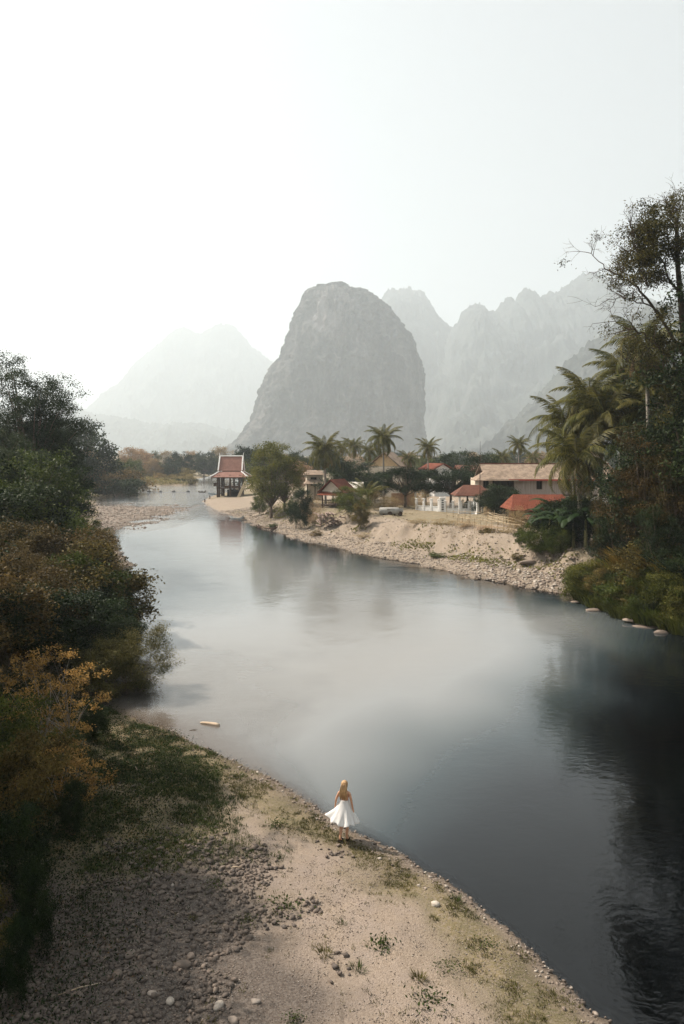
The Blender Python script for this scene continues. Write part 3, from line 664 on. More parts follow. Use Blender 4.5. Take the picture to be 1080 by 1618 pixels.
def palm(label, px, d, ycrown, size=1.0, seed=0, lean=(0, 0), n=26, group='coconut palms beside the village', dry=2, zb=None, nuts=True, name='coconut_palm', young=False):
    rng = random.Random(seed); X, Y, Z = on_ground(px, d)
    if zb is not None: Z = zb
    hc = PZ(ycrown, d) - Z
    o = thing(name, label, 'palm', (X - lean[0], Y, Z), 0, group)
    top = Vector((lean[0], lean[1], hc))
    if hc > .6:
        mb = MB(); pts = bez((0, 0, -.3), (lean[0] * .15, 0, hc * .55), top, 14); mb.tube(pts, [.19 * size * (1.35 if i == 0 else 1.08 - .03 * i) for i in range(14)], 9)
        mb.build('trunk', palm_bark, o, True)
    n = int(n * 1.25) if not young else n
    for k in range(n):
        a = k * 2.399963 + rng.uniform(-.2, .2); t = (k + .5) / n
        pitch = 1.2 - 2.1 * t ** 1.05 + rng.uniform(-.12, .12)
        if young: pitch = 1.25 - .9 * t
        me = fronds[min(3, int(t * 4))] if not young else fronds[0 if t < .5 else 4]
        s = size * rng.uniform(.88, 1.1) * (.8 if t < .12 else 1)
        f = link('frond', me, o, top + Vector((math.cos(a), math.sin(a), 0)) * .1, (0, -pitch, a)); f.rotation_euler = (Matrix.Rotation(a, 3, 'Z') @ Matrix.Rotation(-pitch, 3, 'Y')).to_euler(); f.scale = (s, s, s)
    for k in range(dry):
        a = rng.uniform(0, 6.28); f = link('dry_frond', dryf[0], o, top + Vector((0, 0, -.15))); f['label'] = 'brown dead frond hanging against the trunk'
        f.rotation_euler = (Matrix.Rotation(a, 3, 'Z') @ Matrix.Rotation(rng.uniform(.7, 1.1), 3, 'Y')).to_euler(); f.scale = (size * .8,) * 3
    if nuts and hc > 3:
        m2 = MB()
        for k in range(7):
            a = k * .9; c = top + Vector((math.cos(a) * .28, math.sin(a) * .28, -.28 - .12 * (k % 3))) * size
            m2.tube([c + Vector((0, 0, .15)), c + Vector((0, 0, .08)), c, c - Vector((0, 0, .09)), c - Vector((0, 0, .14))], [.02, .11, .14, .11, .03], 7)
        m2.build('coconuts', nut, o, True)['kind'] = 'stuff'
    return o
# the tall group at the right
palm('big coconut palm with long drooping fronds in front of the timber house', 912, 70, 722, 1.23, 1, (-.3, 0), 24, dry=3)
palm('coconut palm whose crown rises left of the drooping one', 896, 76, 668, 1.12, 2, (-.9, .5), 22)
palm('tall coconut palm in the middle of the right group', 952, 72, 660, 1.23, 3, (.3, 0), 26, dry=3)
palm('highest coconut palm of the right group, left of the bare branches', 985, 76, 588, 1.14, 4, (.4, 0), 24)
palm('coconut palm leaning behind the vine covered tree', 1035, 70, 655, 1.20, 5, (.5, 0), 24)
palm('coconut palm with dry fronds under the bare branches', 1020, 66, 545, 1.08, 6, (-.4, 0), 20, dry=6)
palm('coconut palm partly hidden at the right edge behind vines', 1075, 68, 690, 1.14, 7, (.2, 0), 22)
palm('coconut palm between the tall middle palm and the bare branches', 1003, 73, 640, 1.14, 8, (-.4, 0), 24)
palm('coconut palm crown just above the drooping one', 932, 74, 628, 1.14, 9, (.2, 0), 24)
palm('coconut palm at the right edge above the vines', 1062, 71, 612, 1.20, 10, (-.3, 0), 24)
# village palms
palm('bushy coconut palm left of the tan gable roof', 512, 122, 712, 1.0, 11, (-.2, 0), 30, dry=3)
palm('slim tallest palm standing alone in front of the tan gable', 605, 119, 692, 0.86, 12, (-.1, 0), 24)
palm('small hazy palm just right of the bushy palm', 559, 150, 705, 0.72, 13, (0, 0), 20)
palm('hazy palm hidden between the bushy palm and the small one', 541, 158, 706, 0.7, 14, (0, 0), 20)
palm('palm behind the tallest palm, half covering its trunk', 582, 155, 712, 0.75, 15, (0, 0), 20)
palm('low palm right of the tan gable', 645, 155, 724, 0.7, 16, (0, 0), 20)
palm('palm left of the domed tree behind the red roof', 676, 150, 707, 0.76, 17, (0, 0), 22)
palm('palm behind the ridge of the timber house, left one', 793, 165, 722, 0.72, 18, (0, 0), 20)
palm('palm rising behind the ridge of the timber house, right one', 819, 160, 702, 0.78, 19, (0, 0), 22)
palm('low palm mostly hidden behind the timber house', 842, 170, 722, 0.72, 20, (0, 0), 18)
palm('young stemless palm with upright fronds beside the red gazebo', 580, 112, 785, .85, 21, (0, 0), 12, dry=0, name='young_palm', young=True)

# ---------------- village trees and shrubs
GV = 'trees among the village houses'
for k, (me, h0, px, yt, d, w, lab) in enumerate([
    (mid_Y, 9, 428, 706, 127, .95, 'yellow green tree standing on the slope right of the pavilion'),
    (mid_Y, 9, 449, 724, 127, .85, 'green tree joined to the yellow green tree beside the pavilion'),
    (far_dark, 12, 398, 703, 240, 1.0, 'hazy dark tree directly behind the pavilion'),
    (far_green, 12, 418, 712, 230, 1.0, 'hazy green tree behind the pavilion and the yellow green tree'),
    (far_dark, 12, 462, 712, 240, 1.0, 'distant dark tree left of the bushy palm'),
    (far_rust, 11, 472, 728, 200, 1.0, 'pale leafless looking tree left of the bushy palm'),
    (mid_B, 8, 541, 722, 135, 1.25, 'dark round tree behind the small red gazebo'),
    (mid_B, 8, 562, 730, 140, 1.2, 'dark tree at the left corner of the tan gable house'),
    (mid_B, 8, 592, 745, 128, .9, 'dark tree in front of the tan gable house'),
    (mid_C, 8, 640, 737, 117, 1.25, 'spreading dark tree with a visible trunk beside the white wall'),
    (mid_C, 8, 672, 740, 123, 1.2, 'dark tree behind the white wall'),
    (mid_C, 8, 712, 740, 124, 1.2, 'dark tree in front of the far red roof'),
    (mid_C, 8, 738, 744, 124, 1.0, 'dark tree touching the porch of the timber house'),
    (far_dark, 12, 702, 714, 185, .9, 'hazy domed tree behind the red roof'),
    (mid_B, 8, 760, 712, 132, 1.0, 'dark crown rising behind the left end of the timber house'),
    (far_dark, 12, 730, 722, 260, 1.0, 'faint hazy tree in the gap left of the timber house'),
    (far_dark, 12, 490, 722, 230, 1.0, 'far dark tree between the pavilion and the palms'),
    (far_green, 12, 665, 722, 240, 1.0, 'faint green tree behind the palm and red roof'),
]):
    tree_to(me, h0, 'broadleaf_tree', lab, 'tree', px, yt, d, GV, rz=k * 1.37 + .3, wid=w)
ordw = 'first second third fourth fifth sixth seventh eighth ninth tenth eleventh twelfth thirteenth fourteenth fifteenth sixteenth seventeenth eighteenth nineteenth twentieth twenty-first twenty-second twenty-third twenty-fourth twenty-fifth twenty-sixth'.split()
for k in range(26):
    px = 388 + k * 24 + (k * 37 % 11) - 5; d = 300 + (k * 53 % 90)
    tree_to((far_dark, far_green, far_dark, far_rust)[k % 4], 11 if k % 4 == 3 else 12, 'broadleaf_tree', '%s hazy tree from the left in the distant band behind the village' % ordw[k], 'tree', px, 711 + (k * 29 % 9), d, 'hazy distant trees behind the village', rz=k * .9, wid=1.15)
GB = 'shrubs along the village bank'
for k, (me, h0, px, yt, d, w, lab) in enumerate([
    (shr_green, 4.6, 556, 768, 104, 1.0, 'rounded bright green shrub right of the small red gazebo'),
    (shr_green, 4.6, 412, 775, 133, .7, 'low green shrub at the foot of the tree near the pavilion'),
    (shr_green, 4.6, 458, 786, 122, .6, 'low green shrub right of the yellow green tree'),
    (shr_dark, 4.6, 472, 776, 108, .6, 'small dark tree like shrub alone on the slope'),
    (shr_olive, 4.6, 570, 795, 98, .7, 'dull green low shrub beneath the round green one'),
    (shr_dark, 4.6, 790, 768, 102, 1.3, 'dark rounded shrub in front of the timber house veranda'),
    (shr_dark, 4.6, 772, 775, 104, 1.2, 'dark shrub right of the thin pole'),
    (shr_green, 4.6, 735, 788, 109, .6, 'green shrub inside the white wall at the porch'),
    (shr_dark, 4.6, 865, 795, 75, 1.0, 'dark shrub right below the red shed roof'),
    (shr_dark, 4.6, 900, 790, 73, 1.3, 'dark shrub under the drooping palm'),
    (shr_dark, 4.6, 930, 790, 70, 1.2, 'dark shrub at the foot of the right palm group'),
    (shr_green, 4.6, 845, 825, 71, .7, 'green shrub at the top of the cobble slope'),
    (shr_green, 4.6, 880, 820, 69.5, .7, 'green leafy shrub above the bamboo rails'),
    (shr_green, 4.6, 822, 833, 74, .5, 'small green shrub at the left end of the banana plants'),
]):
    tree_to(me, h0, 'shrub', lab, 'shrub', px, yt, d, GB, SP, k * 2.3, w)
# banana plants
def banana_mesh():
    rng = np.random.default_rng(77); V, Fq, col, q = [], [], [], 0
    mb = MB(); mb.tube([(0, 0, -.2), (0, 0, 1.0), (.05, 0, 2.0)], [.14, .11, .06], 8)
    for k in range(9):
        a = k * 2.4; ca, sa = math.cos(a), math.sin(a); L = 1.9 + .5 * rng.random(); th0 = 1.25 - .1 * k; pp = np.array([0, 0, 1.7 + .03 * k]); prev = None; n = 9
        for i in range(n):
            t = i / (n - 1); th = th0 - 1.7 * t ** 1.4; pp = pp + np.array([ca * math.cos(th), sa * math.cos(th), math.sin(th)]) * L / n; w = .28 * math.sin(math.pi * min(1, .08 + .9 * t)) ** .6
            sd = np.array([-sa, ca, 0]) * w; dn = np.array([0, 0, -w * .45])
            row = [pp - sd + dn, pp, pp + sd + dn]
            V += row
            if i: Fq += [[q - 3, q - 2, q + 1, q], [q - 2, q - 1, q + 2, q + 1]]
            q += 3; tt = .4 + .2 * rng.normal(); col += [[tt, tt, tt, 1]] * 3
    return mb.mesh('stem', simple('banana_stem', (.10, .11, .04), (.24, .2, .1), 4)  , True), mesh_np('leaves', np.array(V), np.array(Fq), True, {'tint': np.array(col)}, [leaf_mat('banana_leaves', (.008, .02, .006), (.035, .06, .016), .3, .55)])
ban = banana_mesh()
for k, (px, d, s, lab) in enumerate([(868, 72, 1.25, 'first banana plant right of the red shed'), (886, 70, 1.4, 'banana plant beside the drooping palm trunk'), (906, 69, 1.3, 'banana plant between the palm trunks'), (858, 74, 1.1, 'small banana plant under the red shed eave'), (925, 68, 1.35, 'banana plant at the foot of the tall palms'), (940, 70, 1.5, 'banana plant against the dark right hand trees'), (878, 75, 1.5, 'taller banana plant behind the first one'), (915, 74, 1.6, 'tallest banana plant behind the palm trunks'), (948, 72, 1.55, 'banana plant furthest right beside the vines')]):
    o = thing('banana_plant', lab, 'plant', on_ground(px, d), k * 1.1, 'banana plants under the right palms', s); link('stem', ban[0], o); link('leaves', ban[1], o)
# ---------------- right hand bank: vine hung trees, rough grass and the big half bare tree
vine_A = make_tree(51, 11, 2.3, 5.6, .3, 110, 5, 60, .17, bark, L_mix, .42, .30, .1, rag=.7, shell=.3, droop=1.2)
vine_B = make_tree(52, 10, 2.8, 5.0, .3, 110, 5, 60, .17, bark, L_dark, .42, .30, .1, rag=.6, shell=.3, droop=1.2)
GR = 'vine hung trees on the right bank'
for k, (me, h0, px, yt, d, w, lab) in enumerate([
    (vine_A, 11, 1020, 690, 56, 1.0, 'vine hung tree with rusty leaves right of the tall palms'),
    (vine_B, 10, 980, 745, 61, .9, 'dark vine covered tree beside the banana plants'),
    (vine_B, 10, 1060, 640, 60, 1.0, 'dark tree draped in vines near the right edge'),
    (vine_A, 11, 1068, 720, 53, .95, 'rusty leaved vine curtain at the right edge above the grass'),
    (vine_B, 10, 1000, 770, 57, .9, 'low dark vine covered tree above the rough grass'),
    (vine_B, 10, 1110, 600, 56, 1.2, 'dark tree just beyond the right edge'),
    (vine_A, 11, 960, 790, 62, .7, 'small rusty tree between banana plants and vine hung trees'),
    (vine_B, 10, 1045, 800, 52, .8, 'dark leafy mass low above the water at the right'),
]):
    tree_to(me, h0, 'vine_covered_tree', lab, 'tree', px, yt, d, GR, rz=k * 1.9, wid=w)
# more trees along the right bank beyond the frame: they darken the reflections
for k, (X, Y, s) in enumerate([(30, 50, 1.15), (33, 43, 1.1), (38, 37, 1.1), (42, 30, 1.2), (45, 22, 1.2), (48, 14, 1.2), (36, 56, 1.3), (49, 5, 1.2), (40, 46, 1.4)]):
    place_tree(big_A if k % 2 else big_B, 'broadleaf_tree', ('%s dark tree along the right bank beyond the right edge' % ('first', 'second', 'third', 'fourth', 'fifth', 'sixth', 'seventh', 'eighth', 'ninth')[k]), 'tree', (X, Y, ground(X, Y)), (s * 1.2, s * 1.2, s * 1.25), k * 2.0, 'trees beyond the right edge')
# big half bare tree: leader off the right edge, limbs reaching left over the palms
def limb_tree(seed, base, trunk, limbs):
    rng = random.Random(seed); mb = MB(); tips = []
    def W(p, dy=0): v = at(p[0], p[1], 55) - Vector(base); return Vector((v.x, dy, v.z))
    def twig(p, d, L, rad, lv):
        pts, rr = [p], [rad]
        for i in range(4):
            d = (d + Vector((rng.gauss(0, .16), rng.gauss(0, .16), rng.gauss(0, .16) + .03))).normalized(); p = p + d * L / 4; pts.append(p); rr.append(rad * (1 - .55 * (i + 1) / 4))
        mb.tube(pts, rr, 4, False); tips.append((p, lv))
        if lv: 
            for k in range(rng.randint(2, 4)):
                a = Vector((rng.gauss(0, 1), rng.gauss(0, .7), rng.gauss(0, 1))); a = (a - d * a.dot(d)).normalized(); i = rng.randint(1, 4)
                twig(pts[i], (d * .7 + a * .75).normalized(), L * rng.uniform(.5, .8), max(rr[i] * .65, .010), lv - 1)
    tr = [W(p, dy) for p, dy in trunk]; mb.tube([Vector((0, 0, -.5))] + tr, [.42] + [.36 - .28 * i / len(tr) for i in range(len(tr))], 9, False)
    for pts, r0, n in limbs:
        dy0 = rng.uniform(-1.5, 1.5); P_ = [W(p, (0.2 + i) * dy0 * .4) for i, p in enumerate(pts)]
        Q = []
        for i in range(len(P_) - 1):
            for t in (0, .25, .5, .75): Q.append(P_[i].lerp(P_[i + 1], t) + Vector((rng.gauss(0, .07), rng.gauss(0, .12), rng.gauss(0, .07))))
        Q.append(P_[-1]); mb.tube(Q, [max(r0 * (1 - .85 * i / (len(Q) - 1)), .012) for i in range(len(Q))], 6, False); tips.append((Q[-1], 0))
        for k in range(n):
            i = rng.randint(2, len(Q) - 1); d = (Q[i] - Q[i - 1]).normalized(); a = Vector((rng.gauss(0, .8), rng.gauss(0, .8), rng.gauss(.1, 1))); a = (a - d * a.dot(d)).normalized()
            twig(Q[i], (d * .7 + a * .8).normalized(), rng.uniform(.9, 2.0), .035 * (1 - .5 * i / len(Q)) + .008, 2)
    return mb, tips
B_ = (PX(1098, 55), 55, 1.5)
mbt, tips = limb_tree(23, B_, [((1097, 800), 0), ((1092, 700), .3), ((1086, 620), 0), ((1078, 540), -.3), ((1074, 460), 0), ((1071, 400), .2), ((1069, 345), 0)], [
    ([(1080, 560), (1052, 505), (1022, 452), (1000, 432), (972, 412), (953, 385)], .13, 16), ([(1022, 452), (1006, 425), (990, 385), (982, 358)], .06, 9),
    ([(1050, 500), (1015, 478), (985, 470), (955, 474)], .07, 12), ([(1084, 600), (1050, 560), (1010, 528), (985, 522), (962, 505)], .10, 14), ([(1076, 610), (1035, 600), (1008, 575), (985, 545)], .08, 10),
    ([(1074, 470), (1048, 430), (1030, 395), (1012, 372)], .11, 14), ([(1070, 420), (1052, 385), (1042, 362), (1050, 345)], .09, 12), ([(1072, 400), (1085, 370), (1095, 345)], .1, 12),
    ([(1078, 520), (1100, 470), (1120, 430)], .12, 12), ([(1030, 395), (1012, 400), (1000, 380)], .05, 8), ([(1070, 370), (1062, 345), (1070, 325)], .06, 9), ([(1085, 640), (1060, 620), (1045, 585)], .08, 9)])
o = thing('half_bare_tree', 'tall half bare tree with thin branches reaching left into the sky at the right edge', 'tree', B_)
mbt.build('branches', simple('grey_brown_bark', (.03, .022, .017), (.09, .065, .045), 5, .95, .1), o, True)
r2 = np.random.default_rng(8); T = []
for p, lv in tips:
    w = p + Vector(B_); X_ = w.x / 55 * F + 540; Y_ = YH - (w.z - H) / 55 * F
    pr = .04 if X_ < 990 else (0 if Y_ < 318 else .3 if Y_ < 365 else .75 if (Y_ < 440 and X_ > 998) else (.6 if X_ > 1035 else .12))
    if r2.random() < pr: T.append(list(p))
T = np.array(T); k_ = 60
C = np.repeat(T, k_, 0) + r2.normal(size=(len(T) * k_, 3)) * np.array([.32, .32, .22]); V, Fq, col = leaves_np(C, .165, r2, .4, .5, np.repeat(r2.random(len(T)) * .8, k_))
link('crown', mesh_np('crown', V, Fq, False, {'tint': col}, [leaf_mat('sparse_olive_leaves', (.014, .018, .006), (.15, .12, .035), .3)]), o)
# overhanging grass and bushes at the right waterline
def grass_clump(seed, n, r, h, mat, w=.03, out=.6):
    g = np.random.default_rng(seed); a = g.random(n) * 6.283; rr = r * g.random(n) ** .5
    B = np.stack([np.cos(a) * rr, np.sin(a) * rr, np.zeros(n) - .05], -1); L = h * (.55 + .5 * g.random(n)); o_ = out * (rr / r * .8 + .3 * g.random(n))
    dr = np.stack([np.cos(a + g.normal(0, .5, n)), np.sin(a + g.normal(0, .5, n))], -1)
    sd = np.stack([-dr[:, 1], dr[:, 0], np.zeros(n)], -1) * w
    def pt(t): return B + np.stack([dr[:, 0] * o_ * L * t ** 1.6, dr[:, 1] * o_ * L * t ** 1.6, L * (t - .45 * o_ * t ** 2.4)], -1)
    p0, p1, p2 = pt(0), pt(.55), pt(1.0)
    V = np.stack([p0 - sd, p0 + sd, p1 + sd * .8, p1 - sd * .8, p2 + sd * .1, p2 - sd * .1], 1).reshape(-1, 3); b6 = np.arange(n)[:, None] * 6
    Fq = np.concatenate([b6 + np.array([0, 1, 2, 3]), b6 + np.array([3, 2, 4, 5])]); t = np.clip(g.normal(.5, .2, n), 0, 1); col = np.repeat(np.stack([t, t, t, np.ones(n)], -1), 6, 0)
    return mesh_np('blades', V, Fq, False, {'tint': col}, [mat])
L_grass = leaf_mat('tall_green_grass', (.02, .03, .006), (.13, .145, .03), .3)
L_gold = leaf_mat('tall_golden_grass', (.06, .045, .012), (.30, .20, .045), .3)
tg = grass_clump(1, 420, 1.1, 1.9, L_grass, .05, .75); ty = grass_clump(2, 420, 1.1, 1.8, L_gold, .05, .8)
GG = 'tall grass clumps overhanging the right waterline'
gl_ = [(930, 57.5, 1.0, 0), (945, 57, 1.15, 0), (962, 56, 1.2, 0), (950, 60, 1.2, 0), (975, 55, 1.1, 1), (985, 57, 1.3, 1), (1000, 54, 1.2, 0), (965, 60, 1.3, 1), (1010, 56, 1.4, 1), (1030, 52.5, 1.2, 0), (1022, 55, 1.4, 1), (1045, 51.5, 1.3, 0), (1050, 54, 1.4, 1), (1065, 50.5, 1.3, 0), (1078, 49.5, 1.4, 0), (1072, 52, 1.5, 1)]
SHL = [(918,949),(930,955),(944,961),(958,966),(972,971),(986,977),(1000,982),(1014,986),(1030,990),(1046,994),(1062,999),(1078,1003),(1096,1008)]
for k, (a_, b_) in enumerate(SHL):
    dd = G(a_, b_)[1]; gl_ += [(a_ + 2, dd + .35, .62 + .12 * (k % 3), 0)]
shr_yg = make_tree(27, 4.4, 2.5, 2.2, .06, 60, 6, 50, .17, bark, L_yg, .36, .26, .06, multi=5, cname='foliage', tname='stems', rag=.7, droop=.8)
ORD = 'first second third fourth fifth sixth seventh eighth ninth tenth eleventh twelfth thirteenth'.split()
for k, (a_, b_) in enumerate(SHL):
    X, Y = G(a_, b_); Y += 1.9 + .5 * (k % 3); X += .7; s_ = (.55, .42, .62, .5)[k % 4]; place_tree((shr_yg, shr_green, shr_yg, shr_olive, shr_dark)[k % 5], 'shrub', '%s low drooping bush from the stony beach along the right waterline' % ORD[k], 'shrub', (X, Y, ground(X, Y) - .2), (s_ * 1.15, s_ * 1.15, s_), k * 1.9, 'bushes drooping to the right waterline', SP)
words = ('first second third fourth fifth sixth seventh eighth ninth tenth eleventh twelfth thirteenth fourteenth fifteenth sixteenth seventeenth eighteenth nineteenth twentieth twenty-first twenty-second twenty-third twenty-fourth twenty-fifth twenty-sixth twenty-seventh twenty-eighth twenty-ninth thirtieth thirty-first thirty-second thirty-third thirty-fourth thirty-fifth thirty-sixth thirty-seventh thirty-eighth').split()
for k, (me, px, yt, d, lab) in enumerate([(shr_green, 1052, 890, 51.5, 'green bush among the tall grass near the right edge'), (shr_olive, 1000, 905, 54.5, 'olive bush among the tall grass, middle of the right waterline'), (shr_dark, 1085, 870, 50, 'dark bush above the grass at the very right edge'), (shr_green, 955, 885, 58.5, 'green bush behind the first grass clumps of the right waterline'), (shr_olive, 1030, 850, 53, 'olive brown bush over the golden grass')]):
    tree_to(me, 4.6, 'shrub', lab, 'shrub', px, yt, d, 'bushes in the tall grass on the right bank', SP, k * 1.9, 1.1)
cnt = {0: 0, 1: 0}
for k, (px, d, s, y_) in enumerate(sorted(gl_)):
    cnt[y_] += 1; o = thing('grass_clump', '%s grass clump over the right waterline, %s %s one counted from the stony beach' % ('golden' if y_ else 'green', words[cnt[y_] - 1], 'golden' if y_ else 'green'), 'grass', on_ground(px, d), k, GG + (' (golden)' if y_ else ' (green)'), s); link('blades', ty if y_ else tg, o)

# ================================================================== BUILDINGS
def roofmat(name, c1, c2, line=3.2, axis='x', wear=.5):
    m, nt, b = new_mat(name, .85, .15)
    f = noise(nt, 1.2, 5, .65); f2 = noise(nt, 9, 4, .7)
    c = mix(nt, ramp(nt, f2, [(.35, (0,)*3), (.65, (1,)*3)]), c1, c2); dk = tuple(v * .55 for v in c1)
    c = mix(nt, ramp(nt, f, [(.38, (wear,)*3), (.58, (0,)*3)]), c, dk)
    tc = nt.nodes.new('ShaderNodeTexCoord'); wv = N(nt, 'ShaderNodeTexWave', Scale=line, Distortion=.15); wv.bands_direction = axis.upper(); nt.links.new(tc.outputs['Object'], wv.inputs['Vector'])
    c = mix(nt, ramp(nt, wv.outputs['Fac'], [(0, (.28,)*3), (.25, (0,)*3)]), c, dk)
    nt.links.new(c, b.inputs['Base Color']); bump(nt, b, wv.outputs['Fac'], .6, .04); return m
R_tan = roofmat('weathered_tile_roof', (.24, .175, .13), (.35, .27, .205), 1.6, wear=.7)
R_red = roofmat('red_painted_metal_roof', (.13, .034, .018), (.19, .055, .03), 1.5, wear=.5)
R_rust = roofmat('rusty_brown_roof', (.10, .04, .028), (.17, .075, .05), 1.6)
R_pav = roofmat('terracotta_tile_roof', (.22, .11, .085), (.31, .17, .135), 1.6, wear=.3)
R_tin = roofmat('pale_tin_roof', (.55, .50, .44), (.68, .64, .58), 2)
def plankmat(name, c1, c2, sc=2.2):
    m, nt, b = new_mat(name, .9, .1); f = noise(nt, 3, 5, .6, mapscale=(3.0, 3.0, .12)); c = ramp(nt, f, [(.3, c1), (.7, c2)])
    tc = nt.nodes.new('ShaderNodeTexCoord'); wv = N(nt, 'ShaderNodeTexWave', Scale=sc, Distortion=0); nt.links.new(tc.outputs['Object'], wv.inputs['Vector'])
    c = mix(nt, ramp(nt, wv.outputs['Fac'], [(0, (.6,)*3), (.12, (0,)*3)]), c, tuple(v * .4 for v in c1)); nt.links.new(c, b.inputs['Base Color']); bump(nt, b, wv.outputs['Fac'], .4, .02); return m
W_grey = plankmat('silvered_wall_planks', (.24, .20, .18), (.48, .42, .38))
W_cream = simple('cream_plaster', (.50, .43, .34), (.62, .55, .46), 2, .9, .1)
W_white = simple('white_painted_masonry', (.62, .61, .59), (.80, .79, .77), 1.5, .8, .2)
W_brick = simple('bare_tan_brick', (.33, .20, .13), (.45, .29, .20), 5, .95, .1)
Wd = simple('dark_stained_timber', (.035, .022, .016), (.08, .05, .035), 4, .85, .2, mapscale=(1, 1, .3))
Wb = simple('dry_bamboo', (.28, .20, .12), (.52, .42, .29), 3, .8, .2, mapscale=(1, 1, 3))
Wred = simple('red_painted_board', (.30, .05, .035), (.42, .09, .06), 3, .7, .3)
M_dark = simple('near_black', (.012, .010, .009), (.03, .025, .02), 1, .95, .05)  # general near black; in windows it is painted room shade
M_conc = simple('grey_concrete', (.25, .24, .22), (.40, .38, .35), 3, .9, .2)
def gable(mb_, x0, x1, y0, y1, ze, zr, ov=.5, t=.10, axis='x', hip=0.0):
    """gable (or hipped) roof with real thickness; ridge along axis"""
    x0 -= ov; x1 += ov; y0 -= ov; y1 += ov
    if axis == 'x':
        ym = (y0 + y1) / 2; a, b_ = (x0 + hip, ym, zr), (x1 - hip, ym, zr)
        mb_.slab([(x0, y0, ze), (x1, y0, ze), b_, a], t); mb_.slab([(x1, y1, ze), (x0, y1, ze), a, b_], t)
        if hip: mb_.slab([(x0, y1, ze), (x0, y0, ze), a], t); mb_.slab([(x1, y0, ze), (x1, y1, ze), b_], t)
    else:
        xm = (x0 + x1) / 2; a, b_ = (xm, y0 + hip, zr), (xm, y1 - hip, zr)
        mb_.slab([(x0, y1, ze), (x0, y0, ze), a, b_], t); mb_.slab([(x1, y0, ze), (x1, y1, ze), b_, a], t)
        if hip: mb_.slab([(x0, y0, ze), (x1, y0, ze), a], t); mb_.slab([(x1, y1, ze), (x0, y1, ze), b_], t)
def wall_holes(mb_, x0, x1, z0, z1, y, holes, t=.12):
    """wall facing -Y with real openings"""
    hs_ = sorted(holes); x = x0
    for a, b_, c, d in hs_:
        if a > x: mb_.box(x, a, y, y + t, z0, z1)
        if c > z0: mb_.box(a, b_, y, y + t, z0, c)
        if d < z1: mb_.box(a, b_, y, y + t, d, z1)
        x = b_
    if x < x1: mb_.box(x, x1, y, y + t, z0, z1)
def window(parent, x0, x1, z0, z1, y, open_=True, mat=None):
    f = MB(); w = .06
    f.box(x0, x1, y - .03, y + .05, z0 - w, z0); f.box(x0, x1, y - .03, y + .05, z1, z1 + w); f.box(x0 - w, x0, y - .03, y + .05, z0 - w, z1 + w); f.box(x1, x1 + w, y - .03, y + .05, z0 - w, z1 + w)
    o = f.build('window', mat or Wd, parent); g = MB(); g.box(x0, (x0 + x1) / 2 - .01, y + .06, y + .10, z0, z1); g.box((x0 + x1) / 2 + .01, x1, y + .06, y + .10, z0, z1); g.build('dark_infill', M_dark if open_ else Wd, o); return o  # dark panels in the opening stand in for the shaded room

# ---- big timber house (front faces the river)
D0 = 110.0; gx = PX(755, D0); gz = ground(30, D0)
T = thing('timber_house', 'long two storey timber house with tan tiled roof and grey plank walls', 'house', (gx, D0, gz)); L_ = PX(966, D0) - gx
u1, zf, ze, zr = PX(812, D0) - gx, 2.5, PZ(757, D0) - gz, PZ(734, D0 + 4) - gz + .1
w_ = MB(); hol = [(u1 + 3.3, u1 + 4.0, zf + .8, zf + 1.9), (u1 + 7.6, u1 + 8.3, zf + .8, zf + 1.9), (u1 + 11, u1 + 11.7, zf + .8, zf + 1.9)]
wall_holes(w_, u1, L_, zf, ze, 0, hol); w_.box(u1, u1 + .12, .12, 7.5, zf, ze); w_.box(L_ - .12, L_, .12, 7.5, zf, ze); w_.box(.6, L_ - .12, 7.5, 7.62, zf, ze)
w_.build('wall', W_grey, T)['label'] = 'upper wall of silvered vertical planks'
for h_ in hol: window(T, h_[0], h_[1], h_[2], h_[3], 0)
w_ = MB(); w_.box(.2, .32, .6, 7.5, zf, ze); wall_holes(w_, .32, 2.2, zf, ze, .6, [(.9, 1.6, zf + .9, zf + 1.9)]); w_.build('wall', W_cream, T)['label'] = 'cream end wall under the small hip roof'; window(T, .9, 1.6, zf + .9, zf + 1.9, .6)
w_ = MB(); w_.box(2.2, u1, 3.2, 3.3, zf, ze); w_.build('veranda_wall', Wd, T)
w_ = MB(); w_.box(.2, L_, -.1, 7.6, zf - .2, zf - .005); w_.build('upper_floor', Wd, T)
for k in range(4): w_ = MB(); xx = 2.4 + k * (u1 - 2.6) / 3; w_.box(xx, xx + .14, .05, .19, zf, ze); w_.build('post', Wd, T)
w_ = MB(); w_.box(2.3, u1 - .05, .06, .12, zf + .8, zf + .88); w_.box(2.3, u1 - .05, .06, .12, zf + .15, zf + .2); [w_.box(2.3 + i * .25, 2.34 + i * .25, .07, .11, zf + .2, zf + .8) for i in range(int((u1 - 2.4) / .25))]; w_.build('railing', Wd, T)
w_ = MB(); wall_holes(w_, u1 - .5, L_, -.5, zf - .2, .9, [(u1 + 2, u1 + 3, -.2, 1.9), (u1 + 6, u1 + 7.2, .7, 1.8)]); w_.build('lower_wall', W_white, T)
window(T, u1 + 6, u1 + 7.2, .7, 1.8, .9)
d_ = MB(); d_.box(u1 + 2.02, u1 + 2.98, .96, 1.0, -.2, 1.88); d_.build('door', Wd, T)
for k in range(7): w_ = MB(); xx = .5 + k * (L_ - 1) / 6; w_.box(xx, xx + .2, -.05, .15, -.6, zf - .2); w_.build('pillar', M_conc, T)
w_ = MB(); gable(w_, 1.8, L_, 0, 7.6, ze + .02, zr, .9, .12); rf = w_.build('roof', R_tan, T)
w_ = MB(); w_.tube([(1.0, 3.8, zr + .03), (L_ + .9, 3.8, zr + .03)], .12, 6); w_.build('ridge_cap', R_rust, rf)
